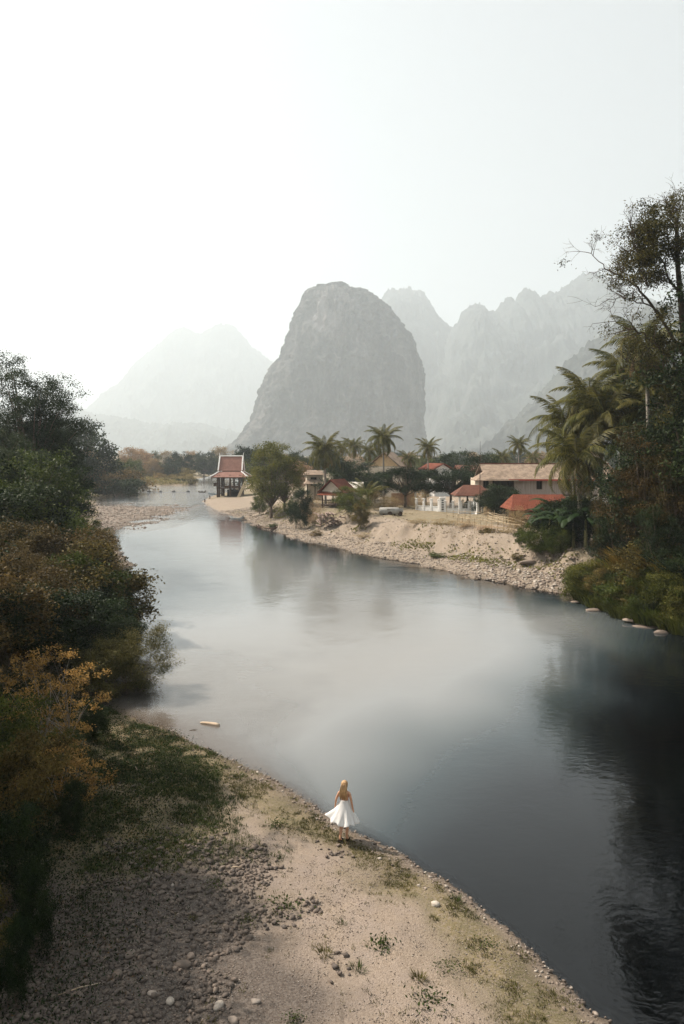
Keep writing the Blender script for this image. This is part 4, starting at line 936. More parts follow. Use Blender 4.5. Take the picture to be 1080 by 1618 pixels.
w_ = MB(); w_.box(u1 - 1.0, L_ + .9, -.98, -.90, ze - .22, ze + .02); w_.build('fascia', Wred, rf)
w_ = MB(); w_.poly([(1.8, 0, ze), (1.8, 7.6, ze), (1.8, 3.8, zr - .2)]); w_.box(1.84, 1.9, 1.5, 6.1, ze, ze + .6); w_.build('gable_panel', W_cream, T)
w_ = MB(); gable(w_, .0, 5.2, -.6, 3.4, ze - .15, ze + 1.25, .5, .1, 'x', 1.8); w_.build('small_hip_roof', R_tan, T)
# ---- porch of the timber house
pd = 105.5; px0, px1 = PX(718, pd) - gx, PX(778, pd) - gx; yy = pd - D0; pz = PZ(783, pd) - gz; pt = PZ(768, pd + 3) - gz
pr = MB(); gable(pr, px0 + .3, px1, yy, yy + 4.2, pz, pt + .2, .3, .1, 'x', 1.6); pr.build('porch_roof', R_rust, T)
for k in range(3):
    c = MB(); xx = px0 + .6 + k * (px1 - px0 - 1.2) / 2; c.box(xx, xx + .25, yy + .1, yy + .35, -.5, pz + .05); c.box(xx - .05, xx + .3, yy + .05, yy + .4, -.5, .25); c.build('porch_column', W_white, T)
# ---- red roofed shed in front
D1 = 86; sx = PX(812, D1); sz = ground(sx + 3, D1) - .1
T = thing('red_roof_shed', 'open shed with bright red hipped metal roof in front of the timber house', 'shed', (sx, D1, sz)); sl = PX(905, D1) - sx; e_ = PZ(806, D1) - sz; r_ = PZ(781, D1 + 2.8) - sz
w_ = MB(); gable(w_, 0, sl, 0, 5.2, e_, r_, .45, .08, 'x', .9); w_.build('roof', R_red, T)
for xx, yy in ((.1, .2), (sl / 2, .2), (sl - .2, .2), (.1, 4.8), (sl - .2, 4.8)): w_ = MB(); w_.box(xx, xx + .14, yy, yy + .14, -.3, e_ + .2); w_.build('post', Wd, T)
w_ = MB(); w_.box(.4, sl - .4, 4.6, 4.7, -.2, e_ - .1); w_.box(sl - .5, sl - .4, 1, 4.6, -.2, e_); w_.build('back_wall', W_brick, T)
w_ = MB(); w_.slab([(1.0, -1.9, e_ - .95), (3.4, -1.9, e_ - .95), (3.4, -.2, e_ - .35), (1.0, -.2, e_ - .35)], .06); w_.build('lean_to_roof', R_rust, T)
for xx in (1.1, 3.2): w_ = MB(); w_.box(xx, xx + .1, -1.85, -1.75, -.4, e_ - .95); w_.build('lean_to_post', Wb, T)
# ---- small red gazebo
D2 = 118; sx = PX(506, D2); sz = ground(sx + 2, D2) - .1
T = thing('red_roof_gazebo', 'small open gazebo with red roof and tan gable beside the round green shrub', 'gazebo', (sx, D2, sz), R(-24)); sl = 3.7; e_ = PZ(778, D2) - sz; r_ = PZ(757, D2 + 1) - sz
w_ = MB(); gable(w_, 0, sl, 0, 4.6, e_, r_, .45, .09, 'y'); w_.build('roof', R_red, T)
w_ = MB(); w_.slab([(-.3, -.9, e_ - .35), (sl + .3, -.9, e_ - .35), (sl + .1, .1, e_ + .05), (-.1, .1, e_ + .05)], .07); w_.build('apron_roof', R_red, T)
w_ = MB(); n = len(w_.v); w_.slab([(.1, .2, e_ + .15), (sl - .1, .2, e_ + .15), (sl / 2, .2, r_ - .2)], .08); w_.build('gable_panel', W_cream, T)
for xx in (.1, sl - .2):
    for yy in (.3, 4.2): w_ = MB(); w_.box(xx, xx + .16, yy, yy + .16, -.3, e_ + .3); w_.build('post', Wd, T)
w_ = MB(); w_.box(0, sl, .2, 4.4, .35, .47); w_.build('floor', Wd, T)
w_ = MB(); [w_.box(.1, sl - .1, .22, .27, z_, z_ + .06) for z_ in (.75, 1.15)]; [w_.box(.3 + i * .3, .35 + i * .3, .22, .27, .47, 1.15) for i in range(11)]; w_.build('railing', Wd, T)
# ---- pale tin roof hut
D3 = 124; sx = PX(541, D3); sz = ground(sx, D3)
T = thing('tin_roof_hut', 'hut with pale tin roof just behind the red gazebo', 'hut', (sx, D3, sz), R(-8)); e_ = PZ(775, D3) - sz; r_ = PZ(762, D3) - sz
w_ = MB(); gable(w_, 0, 2.8, 0, 4, e_, r_, .4, .06); w_.build('roof', R_tin, T); w_ = MB(); wall_holes(w_, 0, 2.8, -.2, e_ + .1, 0, [(1, 1.8, -.1, 1.9)]); w_.box(0, .1, .12, 4, -.2, e_ + .1); w_.box(2.7, 2.8, .12, 4, -.2, e_ + .1); w_.build('wall', W_grey, T); w_ = MB(); w_.box(1.02, 1.78, .05, .09, -.1, 1.88); w_.build('door', Wd, T)
# ---- tan gable house
D4 = 150; sx = PX(583, D4); sz = ground(sx, D4)
T = thing('tan_gable_house', 'house with big tan gable rising behind the slim tallest palm', 'house', (sx, D4, sz), R(-14)); e_ = PZ(737, D4) - sz; r_ = PZ(714, D4) - sz
w_ = MB(); gable(w_, 0, 5.9, 0, 10, e_, r_, .6, .14, 'y'); w_.build('roof', R_tan, T)
w_ = MB(); w_.slab([(.05, .15, e_ + .05), (5.85, .15, e_ + .05), (2.95, .15, r_ - .25)], .12); w_.build('gable_panel', simple('ochre_gable_boards', (.48, .33, .18), (.60, .44, .27), 3, .9), T)
w_ = MB(); wall_holes(w_, 0, 5.9, -.3, e_, 0.02, [(1, 2, 3.4, 4.7), (3.6, 4.6, 3.4, 4.7)]); w_.box(0, .15, .16, 10, -.3, e_); w_.box(5.75, 5.9, .16, 10, -.3, e_); w_.build('wall', W_cream, T)
for a in (1, 3.6): window(T, a, a + 1, 3.4, 4.7, .02)
# ---- two roofed house left of bushy palm
D5 = 140; sx = PX(484, D5); sz = ground(sx, D5)
T = thing('tiered_porch_house', 'narrow house with two tan porch roofs left of the bushy palm', 'house', (sx, D5, sz), R(6)); 
for zt, zb, nm in ((743, 750, 'roof'), (757, 764, 'lower_roof')):
    w_ = MB(); a, b_ = PZ(zt, D5) - sz, PZ(zb, D5) - sz; off = 0 if nm == 'roof' else -1.2; gable(w_, 0, 3, off, off + 3, b_, a, .5, .1, 'x', .8); w_.build(nm, R_tan, T)
e_ = PZ(752, D5) - sz; w_ = MB(); wall_holes(w_, 0, 3, -.3, e_ + .3, 0.1, [(.8, 1.8, 2.6, e_ - .3)]); w_.box(0, .1, .25, 2.8, -.3, e_ + .3); w_.box(2.9, 3, .25, 2.8, -.3, e_ + .3); w_.build('wall', W_cream, T); window(T, .8, 1.8, 2.6, e_ - .3, .1)
for xx in (0, 1.4, 2.8): w_ = MB(); w_.box(xx, xx + .15, -1.4, -1.25, -.3, PZ(764, D5) - sz + .1); w_.build('post', Wd, T)
# ---- far red roofs
def far_house(px, w, d, ytop, yeave, roof, wallm, label, rz, axis='x', name='far_house'):
    X = PX(px, d); Z = ground(X, d); o = thing(name, label, 'house', (X, d, Z), rz); e, r = PZ(yeave, d) - Z, PZ(ytop, d) - Z
    w_ = MB(); gable(w_, 0, w, 0, 6, e, r, .6, .12, axis); w_.build('roof', roof, o)
    w_ = MB(); wall_holes(w_, 0, w, -.3, e, 0.02, [(w * .2, w * .2 + 1, 1, 2.2), (w * .6, w * .6 + 1, 1, 2.2)]); w_.box(0, .15, .16, 5.8, -.3, e); w_.box(w - .15, w, .16, 5.8, -.3, e)
    if axis == 'y': w_.slab([(.1, .1, e), (w - .1, .1, e), (w / 2, .1, r - .2)], .1)
    w_.build('wall', wallm, o)
    for a in (w * .2, w * .6): window(o, a, a + 1, 1, 2.2, .02)
far_house(686, 3.8, 150, 732, 742, R_red, W_white, 'house with dark red roof below the domed tree', R(20), 'y', 'red_roof_house')
far_house(727, 5.0, 152, 735, 744, R_rust, W_cream, 'house with rusty brown roof left of the timber house', 0, 'x', 'brown_roof_house')
# ---- white boundary wall in runs with pillars
def pillar_wall(name, label, p0, p1, d0, d1, nposts, hw=.75, hp=1.75, rails=True, group=None):
    a = Vector((PX(p0, d0), d0, 0)); b_ = Vector((PX(p1, d1), d1, 0)); v = b_ - a; rz = math.atan2(v.y, v.x); Z = min(ground(a.x, a.y), ground(b_.x, b_.y)) - .1
    o = thing(name, label, 'wall', (a.x, a.y, Z), rz, group); Lw = v.length
    w_ = MB(); w_.box(0, Lw, 0, .16, -.3, hw); w_.box(-.02, Lw + .02, -.04, .20, hw, hw + .07); w_.build('low_wall', W_white, o)
    for k in range(nposts):
        c = MB(); xx = k * (Lw - .28) / max(nposts - 1, 1); c.box(xx, xx + .28, -.07, .23, -.3, hp); c.box(xx - .05, xx + .33, -.12, .28, hp, hp + .1); c.build('pillar', W_white, o)
    if rails:
        g = MB(); [g.box(0, Lw, .06, .10, z_, z_ + .05) for z_ in (hp - .25,)]; n_ = int(Lw / .22); [g.box(i * .22, i * .22 + .04, .06, .10, hw + .07, hp - .25) for i in range(n_)]; g.build('railing', W_white, o)
    return o
pillar_wall('boundary_wall', 'white low wall run under the spreading dark tree', 656, 694, 112, 109, 4, rails=False)
pillar_wall('boundary_wall', 'white low wall run with rails and pillars in front of the porch', 701, 742, 107.5, 106, 4)
pillar_wall('boundary_wall', 'short white wall run of close pillars right beside the thin pole', 744, 754, 106, 103, 3, hw=.5)
gp = thing('gate_pillar', 'tall white patterned gate pillar between the two white wall runs', 'pillar', (PX(695, 108.5), 108.5, ground(PX(695, 108.5), 108.5) - .1)); w_ = MB(); w_.box(0, .75, 0, .4, -.2, 2.0); w_.box(-.08, .83, -.08, .48, 2.0, 2.15); w_.build('post', W_white, gp)
w_ = MB(); [w_.box(.22, .53, -.02, -.004, .35 + i * .32, .52 + i * .32) for i in range(5)]; w_.build('dark_panels', M_dark, gp)  # dark faces on the surface, painted in for the shade of recesses
bw = thing('brick_wall', 'bare tan brick wall behind the dry bush and junk', 'wall', (PX(618, 121), 121, ground(PX(618, 121), 121) - .2)); w_ = MB(); w_.box(0, 3.7, 0, .2, -.2, 2.2); w_.build('wall_face', W_brick, bw); w_ = MB(); w_.box(3.7, 4.0, -.05, .25, -.2, 2.3); w_.build('pillar', W_white, bw)
# ---- thin pole with crossbar
pp = thing('utility_pole', 'thin tall dark pole in front of the timber house', 'pole', on_ground(758, 104)); hp = PZ(697, 104) - on_ground(758, 104)[2]
w_ = MB(); w_.tube([(0, 0, -.4), (0, 0, hp * .5), (.03, 0, hp)], [.07, .055, .02], 7); w_.build('mast', Wd, pp); w_ = MB(); w_.box(-.35, .35, -.02, .02, hp * .66, hp * .66 + .05); w_.box(-.2, .2, -.02, .02, hp * .74, hp * .74 + .04); w_.build('crossbar', Wd, pp)
# ---- bamboo fences
def rail_fence(label, p0, p1, d0, d1, n, h, mat, rails=2, seed=0, cat='fence', name='bamboo_fence'):
    g = random.Random(seed); pts = [(PX(p0 + (p1 - p0) * k / n, d0 + (d1 - d0) * k / n), d0 + (d1 - d0) * k / n) for k in range(n + 1)]
    a = pts[0]; az = ground(*a); o = thing(name, label, cat, (a[0], a[1], az)); loc = [(x_ - a[0], y_ - a[1], ground(x_, y_) - az) for x_, y_ in pts]
    for q in loc:
        w_ = MB(); l_ = g.uniform(-.08, .08); w_.tube([(q[0], q[1], q[2] - .3), (q[0] + l_, q[1], q[2] + h * g.uniform(.85, 1.25))], [.045, .035], 5); w_.build('post', mat, o)
    for r_ in range(rails):
        w_ = MB(); zz = h * (.35 + .5 * r_ / max(rails - 1, 1)); w_.tube([(q[0], q[1] - .05, q[2] + zz + g.uniform(-.07, .07)) for q in loc], .035, 5); w_.build('rail', mat, o)
    return o
rail_fence('pale bamboo fence line nearest the white wall', 706, 800, 98, 92, 10, 1.1, Wb, 2, 1)
rail_fence('lower bamboo fence at the top of the dry slope', 722, 822, 88, 80, 11, 1.1, Wb, 2, 2)
rail_fence('bamboo fence between the red shed and the slope', 770, 838, 92, 80, 8, 1.3, Wb, 3, 3)
rail_fence('dark bamboo rails below the banana plants', 878, 918, 73, 70.5, 6, .8, Wb, 3, 4)
rail_fence('short stick fence beside the woodpile', 500, 545, 106, 102, 7, 1.2, Wb, 2, 5)
rail_fence('thin stake fence on the slope left of the gazebo', 470, 505, 118, 112, 6, 1.1, Wb, 2, 6)
# ---- woodpile, junk, dry bush
g = random.Random(9); wp = MB()
for k in range(70): a = g.uniform(-.9, .9); b_ = g.uniform(-.3, .3); z_ = g.uniform(.05, 1.5); t_ = g.uniform(-.5, .5); wp.tube([(b_ + a, -.6 * math.cos(t_), z_), (b_ + a + .5 * math.sin(t_ * 3), .6, z_ + g.uniform(-.4, .4))], .05, 5)
o = wp.build('woodpile', simple('driftwood_sticks', (.12, .08, .065), (.34, .26, .22), 4, .9), None, False, on_ground(522, 103)); o.scale = (1.7, 1.5, 1.2); tag(o, 'tangled pile of grey sticks and timber below the red gazebo', 'woodpile')
dry = make_tree(61, 2.6, 1.4, 1.3, .05, 30, 5, 26, .10, bark_pale, leaf_mat('straw_leaves', (.22, .15, .07), (.42, .31, .17), .3), .3, .22, .1, multi=4, cname='foliage', tname='stems')
for k, (px, yt, d, w, lab) in enumerate([(596, 776, 112, 1.2, 'dry straw coloured bush right of the young palm'), (620, 782, 113, 1.2, 'dry golden bush in front of the brick wall'), (665, 775, 112, .8, 'dry bush seen over the white wall'), (650, 748, 130, .8, 'pale dry tree among the dark village trees'), (490, 780, 110, .6, 'straw coloured shrub left of the woodpile'), (768, 800, 100, .6, 'straw coloured shrub beside the thin pole'), (815, 800, 82, .8, 'yellowish shrub in front of the red shed'), (705, 800, 108, .5, 'small straw shrub at the foot of the gate pillar')]):
    tree_to(dry, 2.6, 'dry_bush', lab, 'bush', px, yt, d, 'dry bushes in the village', SP, k * 1.3, w)
jb = thing('water_tank', 'dark grey tank lying on the grass below the dry bushes', 'tank', on_ground(600, 103), R(-4)); w_ = MB(); w_.tube([(-.1, 0, .5), (0, 0, .5), (2.5, 0, .5), (2.6, 0, .5)], [.42, .5, .5, .42], 14); w_.build('body', M_conc, jb, True); w_ = MB(); [w_.box(a, a + .2, -.4, .4, -.1, .15) for a in (.4, 1.9)]; w_.build('cradle', Wd, jb)
cb = thing('cart', 'flat grey handcart beside the dark tank', 'cart', on_ground(623, 103), R(5)); w_ = MB(); w_.box(-1.1, 1.1, -.5, .5, .45, .55); w_.box(-1.1, 1.1, -.5, -.45, .55, .95); w_.box(-1.1, 1.1, .45, .5, .55, .95); w_.build('bed', M_conc, cb)
for s_ in (-.7, .7):
    for t_ in (-.6, .52): w_ = MB(); w_.tube([(s_, t_, .28), (s_, t_ + .08, .28)], .3, 14); w_.build('wheel', Wd, cb)
# ================================================================== PAVILION at the tip of the bank
Dp = 196; cx = PX(365.5, Dp); pz0 = ground(PX(390, Dp), Dp) ; T = thing('river_pavilion', 'riverside pavilion with steep two tier terracotta roof and white trim on dark posts', 'pavilion', (cx, Dp, 0.0))
s_ = Dp / F
def zz(py): return PZ(py, Dp)
up, lo, ev, rg = zz(743.5), zz(745), zz(753), zz(721)
hw, hd = 17.0 * s_, 2.4
w_ = MB()   # steep curved upper roof, front and back, gabled left and right
nk = 7
for sgn in (-1, 1):
    for k in range(nk - 1):
        t0, t1 = k / (nk - 1), (k + 1) / (nk - 1)
        f = lambda t: (sgn * hd * (1 - t) ** .85 * 1.0, up + (rg - up) * (t ** 1.12)); (ya, za), (yb, zb) = f(t0), f(t1)
        ha, hb = hw * (1.06 - .04 * t0), hw * (1.06 - .04 * t1); q = [(-ha, ya, za), (ha, ya, za), (hb, yb, zb), (-hb, yb, zb)]
        w_.slab(q if sgn < 0 else q[::-1], .12)
rf = w_.build('upper_roof', R_pav, T)
w_ = MB()
for sg in (-1, 1):
    for sgn in (-1, 1):
        pts = [(sg * hw * (1.10 - .04 * k / 6), sgn * hd * (1 - k / 6) ** .85, up + (rg - up) * (k / 6) ** 1.12 + .12) for k in range(7)]; w_.tube(pts, .17, 6)
    w_.tube([(sg * hw * 1.07, 0, rg), (sg * hw * 1.10, 0, rg + .5), (sg * hw * 1.13, 0, rg + 1.0)], [.14, .1, .03], 5)
w_.tube([(-hw * 1.07, 0, rg + .1), (hw * 1.07, 0, rg + .1)], .2, 6); w_.build('white_trim', W_white, rf)
w_ = MB()
for sg in (-1, 1): w_.slab([(sg * hw * .97, -hd * .8, up + .2), (sg * hw * .97, hd * .8, up + .2), (sg * hw * .97, 0, rg - .5)], .08)
w_.build('gable_panel', Wred, rf)
w_ = MB(); a, b_ = hw * 1.02, 28.5 * s_; hd2 = 4.4
for q in ([(-b_, -hd2, ev), (b_, -hd2, ev), (a, -hd, lo), (-a, -hd, lo)], [(b_, hd2, ev), (-b_, hd2, ev), (-a, hd, lo), (a, hd, lo)], [(-b_, hd2, ev), (-b_, -hd2, ev), (-a, -hd, lo), (-a, hd, lo)], [(b_, -hd2, ev), (b_, hd2, ev), (a, hd, lo), (a, -hd, lo)]): w_.slab(q, .14)
lr = w_.build('lower_roof', R_pav, T)
w_ = MB()
for sx_ in (-1, 1):
    for sy_ in (-1, 1): w_.tube([(sx_ * a, sy_ * hd, lo + .1), (sx_ * (a + b_) / 2, sy_ * (hd + hd2) / 2, (lo + ev) / 2 + .05), (sx_ * b_ * 1.03, sy_ * hd2 * 1.03, ev + .12)], [.16, .16, .2], 6)
w_.build('white_trim', W_white, lr)
w_ = MB(); w_.box(-b_ * .97, b_ * .97, -hd2 * .97, -hd2 * .97 + .12, ev - .35, ev - .14); w_.box(-b_ * .97, b_ * .97, hd2 * .93, hd2 * .95, ev - .35, ev - .14); w_.build('beam', Wd, T)
dk = zz(770)
for xx in (-18.5, -15.5, 1, 15.5):
    for yy in (-3.6, 3.4):
        w_ = MB(); w_.tube([(xx * s_, yy, -1.5), (xx * s_, yy, ev + .5)], .24, 8); w_.build('post', Wd, T)
w_ = MB(); w_.box(-20 * s_, 19 * s_, -4, 4, dk - .2, dk); w_.build('deck', Wd, T)
w_ = MB(); [w_.box(-20 * s_, 19 * s_, y_, y_ + .08, z_, z_ + .08) for y_ in (-4, 3.92) for z_ in (dk + .45, dk + .95)]; [w_.box(-20 * s_ + i * .45, -20 * s_ + i * .45 + .06, y_, y_ + .08, dk, dk + .95) for i in range(14) for y_ in (-4, 3.92)]; w_.build('railing', Wd, T)
w_ = MB(); w_.box(-27 * s_, -19 * s_, -1.5, 2.2, dk + .3, dk + .5); w_.box(-27 * s_, -19.5 * s_, -1.5, -1.4, dk + .5, dk + 1.2); w_.box(-27 * s_, -26.6 * s_, -1.5, 2.2, dk + .5, dk + 1.2); w_.tube([(-22 * s_, 0, dk + .3), (-17 * s_, 0, dk - 1.0)], .1, 5); w_.build('side_platform', Wd, T)
for k, xx in enumerate((-6, 4, 10)): w_ = MB(); w_.box(xx * s_ - .7, xx * s_ + .7, -2.5, -1.3, dk + .4, dk + .48); w_.box(xx * s_ - .6, xx * s_ + .6, -2.2, -1.6, dk, dk + .4); w_.build('bench', simple('bench_wood', (.2, .1, .06), (.3, .17, .1)), T)
w_ = MB(); w_.box(-6 * s_, 14 * s_, -1, 3, -.2, dk - .6); w_.box(-4 * s_, 16 * s_, -2.5, -1.2, -.2, dk - 1.0); w_.build('under_deck_blocks', M_dark, T)  # dark blocks filling the space below the deck
w_ = MB(); w_.tube([(PX(372, 190) - cx + 2.6, -8, .6), (PX(391, 193) - cx, -4.2, dk + .3)], .22, 6); w_.box(16.5 * s_, 17.5 * s_, -8, -4, .2, .4)
o = MB(); o.slab([(-.35, 0, 0), (.35, 0, 0), (.35, 0, 5.2), (-.35, 0, 5.2)], .1); o = o.build('ramp_board', Wb, T, False, (15.5 * s_, -7.0, .3)); o.rotation_euler = (R(-28), R(22), 0)
# ================================================================== BOATS, FLOAT LINE, LOG
def longboat(label, px, py, L, wid, rz, seed=0, hull=None, canopy=False, z=.0):
    X, Y = G(px, py); o = thing('longtail_boat', label, 'boat', (X, Y, z), rz, 'slim boats along the bank'); V, Fq, n, q = [], [], 14, 7
    for i in range(n):
        t = i / (n - 1); w = wid / 2 * math.sin(math.pi * min(.97, max(.06, t * .9 + .05))) ** .55; zk = -.06 + .55 * (2 * t - 1) ** 6 * (1 if t > .5 else .5); zr_ = .22 + .55 * (2 * t - 1) ** 4 * (1 if t > .5 else .45); x_ = (t - .5) * L
        V += [(x_, -w, zr_), (x_, -w * .85, zk + .08), (x_, -w * .4, zk), (x_, 0, zk - .02), (x_, w * .4, zk), (x_, w * .85, zk + .08), (x_, w, zr_)]
        V += [(x_, w * .88, zr_), (x_, w * .72, zk + .12), (x_, w * .3, zk + .05), (x_, 0, zk + .04), (x_, -w * .3, zk + .05), (x_, -w * .72, zk + .12), (x_, -w * .88, zr_)]
    for i in range(n - 1):
        for j in range(14): j2 = (j + 1) % 14; Fq.append((i * 14 + j, i * 14 + j2, (i + 1) * 14 + j2, (i + 1) * 14 + j))
    Fq.append(tuple(range(14))[::-1]); Fq.append(tuple((n - 1) * 14 + j for j in range(14)))
    me = bpy.data.meshes.new('hull'); me.from_pydata(V, [], Fq); me.materials.append(hull or Wd); link('hull', me, o)
    for t in (-.22, 0, .2): w_ = MB(); w_.box(t * L - .1, t * L + .1, -wid * .40, wid * .40, .16, .20); w_.build('bench', Wb, o)
    return o
hullg = simple('grey_boat_hull', (.16, .17, .17), (.34, .34, .33), 3, .6, .3); hullb = simple('faded_blue_hull', (.10, .16, .19), (.22, .28, .30), 3, .6, .3)
longboat('slim boat with pale hull drifting on the pavilion reflection', 374, 820, 4.6, .9, R(-50), 1, hullg)
longboat('long dark boat drawn along the stony shore right of the reflection', 421, 836, 6.2, .9, R(-56), 2, Wd)
longboat('small pale boat floating off the tip left of the pavilion', 340, 781, 4.0, 1.0, R(-8), 3, hullb)
longboat('little boat alone on the bright water left of the pavilion', 319, 778, 2.4, .8, R(-4), 4, Wd)
# line of floats across the river
a = Vector((*G(214, 777), 0)); b_ = Vector((*G(338, 777.5), 0)); T = thing('float_line', 'rope with dark floats stretched across the river left of the pavilion', 'rope', a); v = b_ - a
w_ = MB(); w_.tube([v * (k / 24) + Vector((0, -1.2 * math.sin(math.pi * k / 24), .03)) for k in range(25)], .035, 4); w_.build('rope', simple('grey_rope', (.12, .11, .1), (.2, .19, .18)), T)
fm = MB(); fm.tube([(-.45, 0, .05), (-.40, 0, .05), (-.2, 0, .05), (.2, 0, .05), (.40, 0, .05), (.45, 0, .05)], [.05, .24, .34, .34, .24, .05], 10); fm = fm.mesh('float', simple('dark_plastic_drum', (.02, .02, .025), (.05, .045, .045), 3, .5), True)
for k, px in enumerate((213.5, 235.5, 254.5, 275.5, 298, 319)):
    t = (px - 214) / 124; p = v * max(t, .01) + Vector((0, -1.2 * math.sin(math.pi * t), 0)); f = link('float', fm, T, p, (0, 0, k)); f.scale = (1.25,) * 3
for k, (px, py, h, lab) in enumerate([(331, 789, .9, 'short dark mooring stake on the sandy tip'), (323, 793, .7, 'lowest dark stake at the very end of the sandy tip')]):
    X, Y = G(px, py); w_ = MB(); w_.tube([(0, 0, -.5), (.05, 0, h * .6), (.02, 0, h)], [.14, .13, .16], 6); o = w_.build('mooring_stake', Wd, None, False, (X, Y, ground(X, Y))); tag(o, lab, 'stake')
# drifting log
X, Y = G(331, 1145); lw = simple('bleached_driftwood', (.38, .28, .19), (.62, .50, .38), 6, .85, .2, .5, (.3, 2, 2)); w_ = MB()
pts = [(-.42, .16, .02), (-.30, .12, .03), (-.1, .04, .035), (.1, -.02, .03), (.28, -.11, .03), (.40, -.17, .025)]; w_.tube(pts, [.02, .045, .06, .07, .075, .07], 9); tag(w_.build('driftwood_log', lw, None, True, (X, Y, .01)), 'pale floating log alone in the water upstream of the woman', 'log')
X, Y = G(305, 1154); w_ = MB(); w_.tube([(-.15, -.03, .0), (0, .01, .02), (.16, .05, .0)], [.008, .012, .006], 5); tag(w_.build('twig', Wd, None, True, (X, Y, .0)), 'small dark twig floating near the bank beside the pale log', 'twig')

# ================================================================== STONES
def ico(sub=1):
    import bmesh
    bm = bmesh.new(); bmesh.ops.create_icosphere(bm, subdivisions=sub, radius=1.0); V = np.array([v.co[:] for v in bm.verts]); Fq = np.array([[v.index for v in f.verts] for f in bm.faces]); bm.free(); return V, Fq
IV1, IF1 = ico(1); IV2, IF2 = ico(2)
def stones(x, y, z, r, seed, V0=IV1, F0=IF1, flat=.55, sink=.25, mat=None, name='pebbles', smooth=True, tints=None):
    g = np.random.default_rng(seed); n = len(x); k = len(V0); sh = np.stack([.8 + .5 * g.random(n), .65 + .4 * g.random(n), flat * (.7 + .6 * g.random(n))], -1) * r[:, None]
    Vv = V0[None] * (1 + .22 * g.normal(size=(n, k, 1)) * (1 if k < 20 else .45)) * sh[:, None, :]
    a = g.random(n) * 6.283; c, s = np.cos(a)[:, None], np.sin(a)[:, None]; tl = g.normal(0, .18, n)[:, None]
    X = Vv[..., 0] * c - Vv[..., 1] * s; Y = Vv[..., 0] * s + Vv[..., 1] * c; Z = Vv[..., 2] + X * tl
    P_ = np.stack([X + x[:, None], Y + y[:, None], Z + (z + sh[:, 2] * (1 - 2 * sink))[:, None]], -1).reshape(-1, 3)
    Fq = (F0[None] + (np.arange(n) * k)[:, None, None]).reshape(-1, 3); t = g.random(n) if tints is None else tints; col = np.repeat(np.stack([t, g.random(n), t, np.ones(n)], -1), k, 0)
    return mesh_np(name, P_, Fq, smooth, {'tint': col}, [mat])
m, nt, b = new_mat('river_stones', .85, .25); a_ = N(nt, 'ShaderNodeAttribute', attribute_name='tint'); sp = nt.nodes.new('ShaderNodeSeparateColor'); nt.links.new(a_.outputs['Color'], sp.inputs[0])
c = ramp(nt, sp.outputs[0], [(0, (.07, .06, .055)), (.3, (.15, .12, .10)), (.6, (.24, .19, .155)), (.85, (.31, .27, .235)), (1, (.46, .41, .35))])
f = noise(nt, 14, 4, .65); c = mix(nt, ramp(nt, f, [(.3, (.35,)*3), (.6, (0,)*3)]), c, (.17, .13, .10)); nt.links.new(c, b.inputs['Base Color']); bump(nt, b, f, .35, .01); M_stone = m
g = np.random.default_rng(101)
# near bank: cobbles at the lower left, fine pebbles over the open beach
def scatter(n, x0, x1, y0, y1, dens, seed):
    q = np.random.default_rng(seed); x_ = q.uniform(x0, x1, n); y_ = q.uniform(y0, y1, n); z_, s_, _, _ = terrain_z(x_, y_, True); k = q.random(n) < dens(x_, y_, z_, s_); return x_[k], y_[k], z_[k], s_[k]
cob = lambda x, y, z, s: np.clip(sstep(-1.2, -3.2, x + fbm(x / 1.6, y / 1.6, 0, 3, 61) * 2.0) * sstep(23, 17.5, y + fbm(x / 2, y / 2, 0, 3, 62) * 3.5) * (.35 + .65 * sstep(-.1, .35, fbm(x / 1.1, y / 1.1, 0, 3, 63) + .1)) , 0, 1) * (s > .3)
xs, ys, zs, ss = scatter(70000, -14, 3, 10, 26, cob, 1); r = .024 + .060 * np.random.default_rng(5).random(len(xs)) ** 2.6
setting(link('cobbles', stones(xs, ys, zs, r, 7, mat=M_stone, name='cobbles', sink=.2, tints=.36 * np.random.default_rng(15).random(len(xs)) ** .8)), 'stuff')  # low tints put the shade of this corner into the cobbles
fin = lambda x, y, z, s: (.22 + .78 * sstep(-.05, .4, fbm(x / 1.4, y / 1.4, 0, 3, 64) + .1)) * (s > .05) * sstep(9, 5, -x)
xs, ys, zs, ss = scatter(110000, -9, 9, 10, 32, fin, 2); r = .007 + .016 * np.random.default_rng(6).random(len(xs)) ** 2.5
setting(link('gravel', stones(xs, ys, zs, r, 8, *((lambda q: (q[0], q[1]))((np.array([[1,0,0],[-1,0,0],[0,1,0],[0,-1,0],[0,0,1],[0,0,-1]], float), np.array([[0,2,4],[2,1,4],[1,3,4],[3,0,4],[2,0,5],[1,2,5],[3,1,5],[0,3,5]])))), mat=M_stone, name='gravel', sink=.1, tints=.15 + .8 * np.random.default_rng(16).random(len(xs)))), 'stuff')
# stones along the waterline
edge = lambda x, y, z, s: sstep(.75, .0, np.abs(s - .12) + .0) * .9
xs, ys, zs, ss = scatter(42000, -8, 8, 10, 34, edge, 3); r = .012 + .045 * np.random.default_rng(7).random(len(xs)) ** 3.5
setting(link('shore_pebbles', stones(xs, ys, zs, r, 9, mat=M_stone, name='shore_pebbles', sink=.2)), 'stuff')
